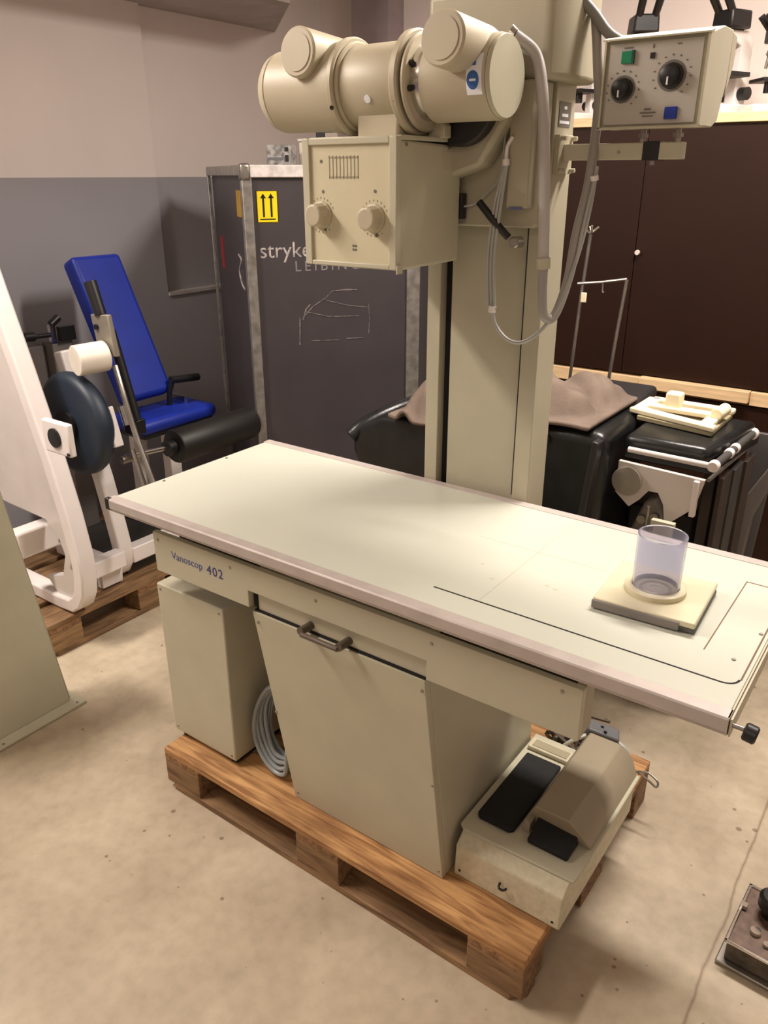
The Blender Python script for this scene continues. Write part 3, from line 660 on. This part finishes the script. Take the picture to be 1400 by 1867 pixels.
obj('rear_frame_tube', ribbon_xz(B(), path2, .595, .660, .055), WHITE, G, bevel=.008, segs=3)
obj('cross_tube', bx(-.89, -.83, .375, .60, .235, .305), WHITE, G, bevel=.006)
obj('cross_tube', bx(-.92, -.86, .655, 1.25, .215, .285), WHITE, G, bevel=.006)
obj('cross_tube', bx(-1.0, -.93, .21, .405, .385, .495), WHITE, G, bevel=.012, segs=3)
b = B(); cyl(b, (-.929, .385, .475), (-.925, .385, .475), .008, .008, 12); cyl(b, (-.929, .385, .41), (-.925, .385, .41), .008, .008, 12); obj('bolts', b, MARK, G)
obj('gusset_bracket', prism(B(), [(-.90, .24), (-.91, .155), (-.875, .155), (-.865, .24)], 'y', .50, .60), WHITE, G, bevel=.003)
# big navy cam disc, axis along Y
obj('cam_disc', lathe(B(), (-.885, .47, .86), (0, 1, 0), [(0, .170), (.006, .185), (.020, .196), (.045, .198), (.06, .192), (.075, .178), (.08, .165)], 64), NAVY, G)
obj('disc_hub', lathe(B(), (-.885, .455, .86), (0, 1, 0), [(0, .06), (.10, .06)], 40), BLACK, G)
bb = obj('bearing_block', bx(-.755, -.605, .290, .315, .838, .955), WHITE, G, bevel=.006)
obj('bearing', lathe(B(), (-.682, .291, .898), (0, -1, 0), [(0, .034), (.008, .034), (.010, .03)], 32), BLACK, bb)
obj('bearing_bolt', cyl(B(), (-.615, .291, .850), (-.615, .285, .850), .006), BLACK, bb)
# lever arm with grip and counterweight
obj('lever_arm', tube(B(), [(-.745, .61, 1.08), (-.704, .60, .98), (-.660, .60, .83), (-.592, .60, .655)], .011, 10), STEEL, G)
obj('lever_plate', prism(B(), [(-.822, 1.262), (-.722, 1.268), (-.700, 1.12), (-.800, 1.12)], 'y', .588, .608), mat('plate_steel', (150, 142, 130), .45, metal=.5, noise=.08), G, bevel=.004)
obj('plate_bolt', cyl(B(), (-.790, .588, 1.22), (-.790, .580, 1.22), .010), BLACK, G)
obj('grip', cyl(B(), (-.775, .60, 1.262), (-.812, .60, 1.375), .021, .023), BLACK, G)
obj('lever_shaft', cyl(B(), (-.785, .64, 1.20), (-.70, .64, .88), .018), BLACK, G)
obj('counterweight', lathe(B(), (-.785, .475, 1.116), (.20, 1, .03), [(0, .052), (.003, .055), (.112, .055), (.115, .052)], 40), CAP, G)
obj('chrome_sleeve', cyl(B(), (-.735, .615, .93), (-.715, .615, .86), .020), CHROME, G)
obj('white_lug', bx(-.018, .018, -.02, .02, -.075, .075, mtx=Matrix.Translation((-.725, .545, .865)) @ Matrix.Rotation(-.25, 4, 'Y')), WHITE, G, bevel=.004)
obj('pivot_block', bx(-.03, .03, -.03, .03, -.03, .03, mtx=Matrix.Translation((-.735, .655, .84))), BLACK, G, bevel=.006)
# roller pad
obj('roller_shaft', cyl(B(), (-.73, .585, .735), (-.73, .86, .712), .010), CHROME, G)
obj('roller_pad', lathe(B(), (-.73, .822, .712), (0, 1, 0), [(0, .05), (.004, .066), (.012, .070), (.425, .070), (.435, .066), (.438, .05)], 40), PAD, G)
obj('pad_washer', lathe(B(), (-.73, .785, .714), (0, 1, 0), [(0, .032), (.034, .032)], 20), BLACK, G)
obj('shaft_collar', lathe(B(), (-.715, .56, .732), (0, 1, 0), [(0, .016), (.045, .016)], 12), STEEL, G)
obj('lower_lever', cyl(B(), (-.695, .60, .77), (-.60, .60, .50), .009), CHROME, G)
# blue seat and backrest
ang = math.atan2(.26, .56)
mt = Matrix.Translation((-1.16, 1.045, .80)) @ Matrix.Rotation(-ang, 4, 'Y')
obj('backrest', bx(-.045, .045, -.125, .125, 0, .65, mtx=mt), BLUE, G, bevel=.022, segs=4)
obj('backrest_board', bx(-.062, -.045, -.10, .10, .05, .60, mtx=mt), BLACK, G, bevel=.004)
obj('seat', bx(-1.24, -.980, .865, 1.30, .690, .752), BLUE, G, bevel=.028, segs=4)
obj('seat_board', bx(-1.20, -1.0, .89, 1.28, .670, .691), BLACK, G, bevel=.003)
obj('seat_post', bx(-1.13, -1.07, 1.07, 1.13, .144, .672), WHITE, G, bevel=.006)
obj('backrest_post', bx(-1.30, -1.24, 1.02, 1.08, .144, .98), WHITE, G, bevel=.006)
obj('hinge_plate', bx(-1.19, -1.08, 1.19, 1.205, .75, .79), CHROME, G)
obj('hand_grip', cyl(B(), (-1.10, 1.14, .872), (-1.10, 1.30, .857), .017), BLACK, G)
obj('grip_bracket', tube(B(), [(-1.10, 1.15, .87), (-1.12, 1.14, .80), (-1.14, 1.15, .70)], .012, 10), BLACK, G)
# rear post with black adjusting clamps
obj('rear_post', bx(-1.53, -1.44, .80, .90, .144, 1.06), mat('grey_post', (122, 116, 112), .4), G, bevel=.006)
obj('rear_post_panel', bx(-1.56, -1.50, .66, .80, .60, 1.04), mat('grey_post_panel', (104, 98, 94), .4), G, bevel=.006)
b = cyl(B(), (-1.45, .71, 1.092), (-1.45, .80, 1.088), .010); cyl(b, (-1.45, .68, 1.095), (-1.45, .725, 1.093), .020, .020, 16); cyl(b, (-1.43, .84, 1.16), (-1.43, .80, 1.135), .016, .016, 12); box(b, -1.44, -1.41, .83, .90, 1.06, 1.12)
obj('adjusting_knobs', b, BLACK, G)
obj('clamp_plate', bx(-1.46, -1.44, .80, .825, 1.05, 1.13), CHROME, G)
obj('base_plate', bx(-1.45, -.92, .66, 1.20, .15, .17), DKGREY, G)

# ------------------------------------------------------------------ flight case
FX, FY = -.693, 1.270; FR = math.atan2(.829, .56)
FCs = thing('flight_case', 'tall dark grey flight case with aluminium edges and yellow arrow sticker', 'case', (FX, FY, 0), FR)
W_, D_, H_ = .765, .91, 1.757
def fo(name, bm, m, par=None, **k):
    o = obj(name, bm, m, par or FCs, local=True, **k); return o
fo('panel_body', bx(.02, W_ - .02, .01, D_ - .01, .03, H_ - .02), CASE)
fo('corner_edge', bx(-.004, .036, -.004, .036, .02, H_ - .03), TAPE, bevel=.003)
fo('corner_edge', bx(W_ - .062, W_, -.004, .04, .02, H_ - .03), TAPE, bevel=.003)
fo('corner_edge', bx(-.004, .012, D_ - .012, D_ + .004, .02, H_ - .03), TAPE, bevel=.003)
fo('top_edge', bx(.03, W_ + .002, -.006, .03, H_ - .042, H_ + .004), TAPEW, bevel=.003)
fo('top_edge', bx(-.006, .02, -.006, D_, H_ - .036, H_ + .004), TAPE, bevel=.003)
fo('corner_fitting', bx(-.010, .034, -.010, .034, H_ - .055, H_ + .010), STEEL, bevel=.012, segs=3)
fo('top_panel', bx(.01, W_ - .01, .02, D_ - .01, H_ - .02, H_ + .001), CASE)
fo('skid', bx(.04, W_ - .04, .04, D_ - .04, 0, .031), DBROWN)
SK = fo('arrow_sticker', bx(.053, .139, .008, .0098, 1.545, 1.667), YELLOW, smooth=False)
b = B()
for x in (.080, .112):
    box(b, x - .004, x + .004, .0072, .0082, 1.567, 1.648)
    prism(b, [(x - .012, 1.638), (x + .012, 1.638), (x, 1.656)], 'y', .0072, .0082)
box(b, .064, .128, .0072, .0082, 1.556, 1.561)
for z in (1.546, 1.665): box(b, .053, .139, .0072, .0082, z, z + .002)
for x in (.053, .137): box(b, x, x + .002, .0072, .0082, 1.546, 1.667)
fo('arrows', b, BLACK, SK, smooth=False)
mw = chain(FCs)
def fpt(x, y, z): return mw @ Vector((x, y, z))
xd = mw.to_3x3() @ Vector((1, 0, 0))
text('lettering', 'stryker', .088, CHALK, FCs, fpt(.052, .0095, 1.408), xd, (0, 0, 1), depth=.0008, xs=1.0)
text('lettering', 'LEIBINGER', .060, mat('grey_lettering', (128, 122, 124), .7), FCs, fpt(.198, .0095, 1.350), xd, (0, 0, 1), depth=.0006, spacing=1.42)
b = B()
def stroke(pts, r=.0018): tube(b, [(p[0], .0095, p[1]) for p in pts], r, 5, k=3, smooth=False)
stroke([(.212, 1.16), (.207, 1.04)], .003); stroke([(.235, 1.165), (.27, 1.20), (.33, 1.235), (.36, 1.262), (.45, 1.262)]); stroke([(.225, 1.145), (.24, 1.19), (.26, 1.21)], .003); stroke([(.26, 1.055), (.39, 1.050)]); stroke([(.42, 1.054), (.50, 1.052)], .0026)
stroke([(.525, 1.07), (.53, 1.14), (.525, 1.20)]); stroke([(.24, 1.18), (.34, 1.155), (.48, 1.150)]); stroke([(.33, 1.225), (.42, 1.20), (.52, 1.185)]); stroke([(.38, 1.262), (.42, 1.266), (.47, 1.262)], .003)
fo('chalk_sketch', b, SCRATCH, smooth=False)
# left side decals
fo('yellow_tape', bx(.0165, .0195, .16, .26, 1.56, 1.665), mat('faded_yellow', (170, 130, 50), .6), smooth=False)
fo('red_tape', bx(.0165, .0195, .70, .76, 1.30, 1.45), RED, smooth=False)
b = tube(B(), [(.018, .30, 1.40), (.018, .24, 1.38), (.018, .30, 1.33), (.018, .26, 1.28), (.018, .20, 1.26)], .004, 6); fo('chalk_scribble', b, CHALK)
fo('butterfly_latch', bx(-.002, .012, -.001, .06, .95, 1.02, ), STEEL)
# things on the case
EB = thing('instrument_box', 'small grey printed box standing on top of the flight case', 'box', tuple(fpt(.235, .30, H_ + .001)), FR - .6)
obj('body', bx(-.055, .055, -.04, .04, .002, .085), mat('grey_print_box', (150, 146, 142), .5, noise=.35, scale=45), EB, local=True, bevel=.003)
obj('socket', bx(.03, .045, -.043, -.038, .02, .045), BLACK, EB, local=True); obj('socket', bx(.03, .045, -.043, -.038, .06, .075), BLACK, EB, local=True)
obj('stripe', bx(-.05, .02, -.0415, -.039, .025, .036), GREYP, EB, local=True)
EB2 = thing('light_box', 'pale box half hidden behind the tube head on top of the flight case', 'box', tuple(fpt(.44, .36, H_ + .001)), FR - .6)
obj('body', bx(-.09, .13, -.07, .07, .002, .10), mat('pale_box', (222, 210, 198), .5), EB2, local=True, bevel=.003)
obj('lid', bx(-.095, .135, -.075, .075, .10, .112), WHITE2, EB2, local=True, bevel=.002)
EB3 = thing('bracket', 'small black and silver bracket lying on the pale box', 'bracket', tuple(fpt(.46, .34, H_ + .114)), FR - .6)
obj('arm', prism(B(), [(-.05, 0), (-.02, 0), (.06, .035), (.06, .05), (-.01, .03), (-.05, .03)], 'y', -.03, 0), BLACK, EB3, local=True)
obj('plate', bx(0, .05, -.05, -.03, 0, .022), CHROME, EB3, local=True)

# ------------------------------------------------------------------ cupboard wall
CY = 2.40
def cupboard(nm, label, x0, x1, z0, z1, doors, knobs):
    t = thing(nm, label, 'cupboard', ((x0 + x1) / 2, CY + .28, z0))
    b = box(B(), x0, x1, CY + .022, CY + .56, z0, z1); obj('carcass', b, BEECH, t)
    for k, (a, c_) in enumerate(doors):
        d = obj('door', bx(a + .0015, c_ - .0015, CY, CY + .020, z0 + .004, z1 - .004), BROWND, t, bevel=.001)
        if k in knobs: obj('knob', lathe(B(), knobs[k], (0, -1, 0), [(0, .006), (.012, .006), (.014, .011), (.022, .010)], 16), WHITE2, d)
    return t
cupboard('storage_cupboard', 'upper brown storage cupboard below the row of microscopes', -.22, 1.96, .888, 1.908, [(-.22, .52), (.52, 1.24), (1.24, 1.96)], {1: (.536, CY, 1.415)})
cupboard('storage_cupboard', 'lower brown cupboard standing on the floor behind the couches', -.22, 1.96, .0, .822, [(-.22, .62), (.62, 1.35), (1.35, 1.96)], {})
tag(obj('cupboard_top', bx(-.24, 1.98, CY - .012, CY + .57, 1.909, 1.944), BEECH, None, bevel=.002), 'pale wooden top board of the upper brown cupboard', 'board')
for x0, x1, y0, z0, z1, lb in ((-.24, .615, CY - .014, .823, .880, 'left length of pale wooden board between the two brown cupboards'), (.617, 1.085, CY - .040, .838, .886, 'middle length of pale wooden board, slightly proud, between the cupboards'), (1.087, 1.98, CY - .014, .826, .884, 'right length of pale wooden board between the two brown cupboards')):
    tag(obj('wooden_board', bx(x0, x1, y0, CY + .56, z0, z1), BEECH, None, bevel=.002), lb, 'board', 'boards between the cupboards')
# white back board/paper under the left scopes
def microscope(label, loc, rz, body, s=1.0, style=0):
    t = thing('microscope', label, 'microscope', loc, rz, 'microscopes on the cupboard')
    L = dict(local=True)
    def o(nm, bm, m, p=None, **k):
        bmesh.ops.scale(bm, vec=(s, s, s), verts=bm.verts); return obj(nm, bm, m, p or t, local=True, **k)
    o('base', prism(B(), [(-.08, -.12), (.08, -.12), (.09, .06), (.06, .12), (-.06, .12), (-.09, .06)], 'z', 0, .045), body, bevel=.006)
    o('foot_pad', bx(-.085, .085, -.11, .11, -.0, .008), BLACK)
    o('arm', prism(B(), [(.05, .045), (.12, .045), (.12, .28), (.09, .33), (-.02, .33), (-.02, .30), (.05, .27)], 'x', -.028, .028), body, bevel=.006)
    o('stage', bx(-.085, .085, -.09, .06, .150, .168), BLACK, bevel=.002)
    o('condenser', cyl(B(), (0, -.02, .10), (0, -.02, .15), .022), BLACK)
    o('nosepiece', lathe(B(), (0, -.02, .30), (0, 0, -1), [(0, .032), (.02, .038), (.03, .03)], 24), STEEL)
    for a in (0, 2.1, 4.2): o('objective', cyl(B(), (math.cos(a) * .018, -.02 + math.sin(a) * .018, .275), (math.cos(a) * .028, -.02 + math.sin(a) * .028, .215), .011, .008, 14), STEEL)
    for sx in (-1, 1): o('focus_knob', cyl(B(), (sx * .028, .085, .09), (sx * .065, .085, .09), .026), BLACK)
    hd = o('head', prism(B(), [(-.055, .330), (.055, .330), (.05, .40), (-.05, .40)], 'y', -.06, .06), BLACK, bevel=.008)
    for sx in (-1, 1):
        o('eyepiece', cyl(B(), (sx * .032, -.03, .375), (sx * .036, -.10, .455), .015, .017, 18), BLACK)
    return t
MZ = 1.945
microscope('black and white microscope seen between the column and the hose', (.10, 2.66, MZ), PI * .0 - .5, WHITE, .78)
microscope('black twin-eyepiece microscope directly behind the control console', (.345, 2.68, MZ), .6, BLACK, 1.0)
microscope('large white-armed microscope behind the right edge of the console', (.715, 2.66, MZ), -.45, WHITE, .95)
microscope('black-stage white microscope at the right edge of the photo', (.915, 2.62, MZ), -.9, WHITE, .75)

# ------------------------------------------------------------------ black couch with blanket, trolley beside it
CH = thing('examination_couch', 'black vinyl examination couch standing behind the column', 'couch', (.45, 1.3, 0))
b = B(); pts = [(-.03, .80), (.0, .86), (.10, .915), (.50, .96), (.50, .50), (.08, .55), (-.03, .76)]
prism(b, pts, 'y', 1.10, 1.62); obj('seat_cushion', b, VINYL, CH, bevel=.022, segs=4)
obj('front_bolster', tube(B(), [(-.035, 1.10, .815), (.0, 1.16, .86), (.06, 1.30, .90), (.12, 1.50, .92)], .028, 12), VINYL, CH)
obj('end_cushion', bx(.60, .950, 1.10, 1.50, .55, 1.0), VINYL, CH, bevel=.04, segs=4)
obj('lower_cushion', bx(.60, .93, 1.06, 1.11, .30, .72), mat('worn_vinyl', (58, 58, 62), .4), CH, bevel=.015)
obj('back_cushion', prism(B(), [(1.30, .88), (1.30, .99), (1.71, 1.025), (1.71, .90)], 'x', .62, .905), mat('matt_black_vinyl', (36, 32, 33), .55), CH, bevel=.02, segs=3)
b = B()
for x in (.70, .755): lathe(b, (x, 1.099, .955), (0, -1, 0), [(0, .015), (.006, .015), (.006, .008), (.001, .008)], 20)
obj('vent_buttons', b, BLACK, CH)
b = B(); box(b, .02, .08, 1.34, 1.40, 0, .56); box(b, .80, .86, 1.34, 1.40, 0, .56); box(b, .02, .86, 1.34, 1.40, .08, .13); obj('base_frame', b, DKGREY, CH)
obj('side_panel', prism(B(), [(.875, .45), (.90, .45), (.945, .985), (.925, .99)], 'y', 1.05, 1.095), mat('dark_side', (44, 42, 44), .35), CH, bevel=.004)
# blanket: folded drape over the couch
def drape(x0, x1, y0, y1, f, nx=40, ny=30):
    bm = B(); g = [[bm.verts.new(f(x0 + (x1 - x0) * i / nx, y0 + (y1 - y0) * j / ny, i / nx, j / ny)) for j in range(ny + 1)] for i in range(nx + 1)]
    for i in range(nx):
        for j in range(ny): bm.faces.new((g[i][j], g[i + 1][j], g[i + 1][j + 1], g[i][j + 1]))
    return bm
def fb(x, y, u, v):
    z = 1.015 + .045 * math.sin(x * 24 + y * 9) * (.4 + .6 * math.sin(3 * x + 1)) + .02 * math.sin(y * 31 + x * 11)
    z += .012 * math.sin(x * 70 + y * 40 + 3 * math.sin(y * 9)) + .07 * math.exp(-((x - .30) / .10) ** 2) + .07 * math.exp(-((x - .74) / .09) ** 2)
    if v < .30: z -= (.30 - v) * (.45 - .35 * abs(u - .5))
    z -= max(0, (.12 - u)) * 1.6 + max(0, (u - .90)) * .7
    return (x, y + .02 * math.sin(x * 17), max(z, .93 if x < .55 else 1.01))
bl = obj('blanket', drape(.155, .90, 1.06, 1.50, fb), CLOTH, None, sub=1)
so = bl.modifiers.new('solid', 'SOLIDIFY'); so.thickness = .012; so.offset = 1
tag(bl, 'crumpled taupe blanket draped over the black couch on both sides of the column', 'blanket')
# infusion frame: thin stand rising behind the couch
IV = thing('wire_stand', 'thin chrome stand with hooks rising in front of the brown cupboard', 'stand', (.62, 1.75, 0))
def P3(px): return px
b = tube(B(), [(.50, 1.75, .002), (.548, 1.75, 1.04), (.560, 1.75, 1.30), (.575, 1.75, 1.525)], .0065, 8, smooth=False); obj('upright', b, STEEL, IV)
b = tube(B(), [(.65, 1.75, .002), (.700, 1.75, .99), (.714, 1.75, 1.20), (.728, 1.75, 1.375)], .0065, 8, smooth=False); obj('upright', b, STEEL, IV)
b = tube(B(), [(.545, 1.745, 1.350), (.64, 1.75, 1.362), (.728, 1.75, 1.378)], .005, 8, smooth=False); obj('cross_bar', b, STEEL, IV)
b = tube(B(), [(.56, 1.73, 1.545), (.575, 1.745, 1.53), (.60, 1.76, 1.55)], .004, 8); tube(b, [(.565, 1.76, 1.55), (.580, 1.745, 1.53), (.585, 1.73, 1.555)], .004, 8); tube(b, [(.64, 1.75, 1.36), (.642, 1.748, 1.33), (.648, 1.746, 1.325)], .003, 8); obj('hook', b, STEEL, IV)
obj('tag', bx(.565, .585, 1.735, 1.745, 1.285, 1.32), IVORY, IV, bevel=.002)

TR = thing('operating_trolley', 'operating table section with black mattress, white rails and bracket', 'trolley', (1.1, 1.4, 0))
obj('mattress', prism(B(), [(.975, 1.19), (1.225, 1.19), (1.275, 1.58), (.965, 1.58)], 'z', .93, .985), VINYL, TR, bevel=.02, segs=3)
obj('mattress_base', prism(B(), [(.975, 1.20), (1.235, 1.20), (1.285, 1.60), (.97, 1.60)], 'z', .905, .932), BLACK, TR, bevel=.004)
obj('front_rail', tube(B(), [(1.0, 1.165, .948), (1.13, 1.16, .948), (1.258, 1.155, .948)], .009, 12, smooth=False), WHITE2, TR)
obj('side_rail', tube(B(), [(1.255, 1.155, .948), (1.272, 1.55, .950)], .012, 12, smooth=False), DKGREY, TR)
for y, r in ((1.155, .017), (1.30, .015), (1.36, .015), (1.55, .018)):
    obj('rail_joint', lathe(B(), (1.255 + (y - 1.155) * .043, y - .012, .949), (0, 1, 0), [(0, r * .8), (.004, r), (.022, r), (.026, r * .8)], 20), WHITE, TR)
obj('lower_rail', tube(B(), [(1.245, 1.165, .90), (1.268, 1.54, .905)], .006, 8, smooth=False), GREYL, TR)
arch = [(.972, .905), (1.235, .895), (1.215, .80), (1.15, .735), (1.135, .735), (1.125, .79), (1.105, .825), (1.075, .825), (1.05, .79), (1.02, .76), (.972, .80)]
obj('bracket_plate', prism(B(), arch, 'y', 1.17, 1.185), WHITE2, TR, bevel=.002)
obj('bearing_disc', lathe(B(), (1.006, 1.17, .845), (0, -1, 0), [(0, .046), (.010, .046), (.012, .042)], 36), mat('dull_disc', (160, 154, 142), .5), TR)
obj('bracket_post', bx(1.205, 1.222, 1.16, 1.18, .775, .89), WHITE, TR, bevel=.003)
obj('hydraulic_arm', prism(B(), [(1.02, .66), (1.06, .78), (1.10, .80), (1.13, .70), (1.09, .62)], 'y', 1.20, 1.26), GREYL, TR, bevel=.01)
b = B()
for i, (x, z) in enumerate(((1.06, .72), (1.08, .68), (1.10, .735), (1.05, .665))): cyl(b, (x, 1.20, z), (x, 1.185, z), .014, .014, 14)
obj('arm_bolts', b, STEEL, TR)
obj('lower_bracket', bx(1.115, 1.185, 1.10, 1.12, .72, .765), CREAM, TR, bevel=.002)
obj('bracket_pin', cyl(B(), (1.10, 1.11, .69), (1.10, 1.11, .80), .004), STEEL, TR)
obj('trolley_base', bx(.96, 1.18, 1.36, 1.62, .0, .70), mat('black_body', (20, 18, 18), .6), TR, bevel=.01)
for y in (1.34, 1.56): obj('leg', bx(1.19 + (y - 1.2) * .05, 1.225 + (y - 1.2) * .05, y - .02, y + .02, 0, .90), DBROWN, TR, bevel=.003)
# ivory fixture on the mattress
IF = thing('plastic_fixture', 'ivory plastic frame with upright block lying on the black mattress', 'fixture', (1.06, 1.45, .986))
b = prism(B(), [(.915, 1.38), (1.205, 1.30), (1.205, 1.335), (.93, 1.42)], 'z', 1.002, 1.020); box(b, .935, 1.205, 1.54, 1.575, 1.0, 1.018); box(b, .92, .965, 1.40, 1.56, 1.0, 1.018); box(b, 1.15, 1.19, 1.33, 1.56, 1.0, 1.018)
obj('frame', b, IVORY, IF, bevel=.005)
obj('underplate', prism(B(), [(.950, 1.36), (1.20, 1.31), (1.20, 1.56), (.950, 1.56)], 'z', .987, 1.001), mat('tan_plate', (150, 140, 110), .6), IF, bevel=.002)
obj('upright_block', bx(1.012, 1.062, 1.43, 1.475, 1.010, 1.072), IVORY, IF, bevel=.006)
obj('cross_piece', bx(.96, 1.18, 1.42, 1.46, 1.010, 1.026), IVORY, IF, bevel=.004)
obj('round_end', cyl(B(), (1.182, 1.41, 1.030), (1.192, 1.48, 1.036), .019, .019, 20), IVORY, IF, bevel=.003)
# boards leaning by the trolley
for i, (x, y, m_, lb) in enumerate(((1.252, 1.26, DBROWN, 'front brown board leaning against the side of the trolley'), (1.258, 1.375, DKGREY, 'dark grey board second in the row leaning beside the trolley'), (1.268, 1.49, DBROWN, 'rear brown board leaning beside the trolley'))):
    tag(obj('board', bx(x, x + .016, y, y + .105, .0, .88 - i * .004), m_, None, bevel=.002), lb, 'board', 'boards leaning beside the trolley')
tag(obj('grey_panel', prism(B(), [(1.10, 0), (1.14, .35), (1.19, .47), (1.27, .70), (1.345, .86), (1.365, .84), (1.30, .62), (1.285, .30), (1.28, 0)], 'y', 1.66, 1.70), mat('grey_panel', (112, 104, 98), .5), None, bevel=.004), 'slanting grey panel standing in front of the lower brown cupboard', 'panel')
tag(obj('dark_sheet', prism(B(), [(1.19, 0), (1.29, 0), (1.33, .90), (1.235, .90)], 'y', 1.74, 1.76), mat('grey_sheet', (86, 82, 80), .5), None, bevel=.002), 'dark grey sheet standing upright just behind the slanting grey panel', 'panel')

# ------------------------------------------------------------------ metal device on the floor, lower right
FD = thing('pedal_box', 'worn chrome-edged metal pedal box on the floor at the lower right', 'pedal box', (1.698, .475, 0), -.05)
def fd(nm, bm, m, **k): return obj(nm, bm, m, FD, local=True, **k)
fd('base_plate', bx(-.080, .12, -.105, .115, .002, .012), STEEL, bevel=.003)
fd('body', bx(-.066, .11, -.090, .105, .012, .068), mat('dark_metal', (84, 76, 66), .4, metal=.4, noise=.2, scale=40), bevel=.004)
b = B(); box(b, -.072, .112, -.096, -.088, .068, .076); box(b, -.072, -.064, -.096, .110, .068, .076); box(b, -.072, .112, .102, .110, .068, .076)
fd('chrome_rim', b, CHROME, bevel=.002)
fd('top_plate', bx(-.064, .11, -.088, .103, .068, .071), mat('brown_plate', (108, 86, 72), .45, noise=.15, scale=60))
fd('stud', cyl(B(), (-.02, -.03, .071), (-.02, -.03, .082), .012, .012, 16), CHROME); fd('stud', cyl(B(), (.01, -.05, .071), (.01, -.05, .080), .008, .008, 12), CHROME); fd('hinge', bx(-.072, -.056, .02, .035, .074, .084), CHROME)
fd('black_knob', lathe(B(), (-.005, .045, .071), (0, 0, 1), [(0, .022), (.02, .022), (.03, .034), (.055, .034), (.062, .026)], 24), BLACK)
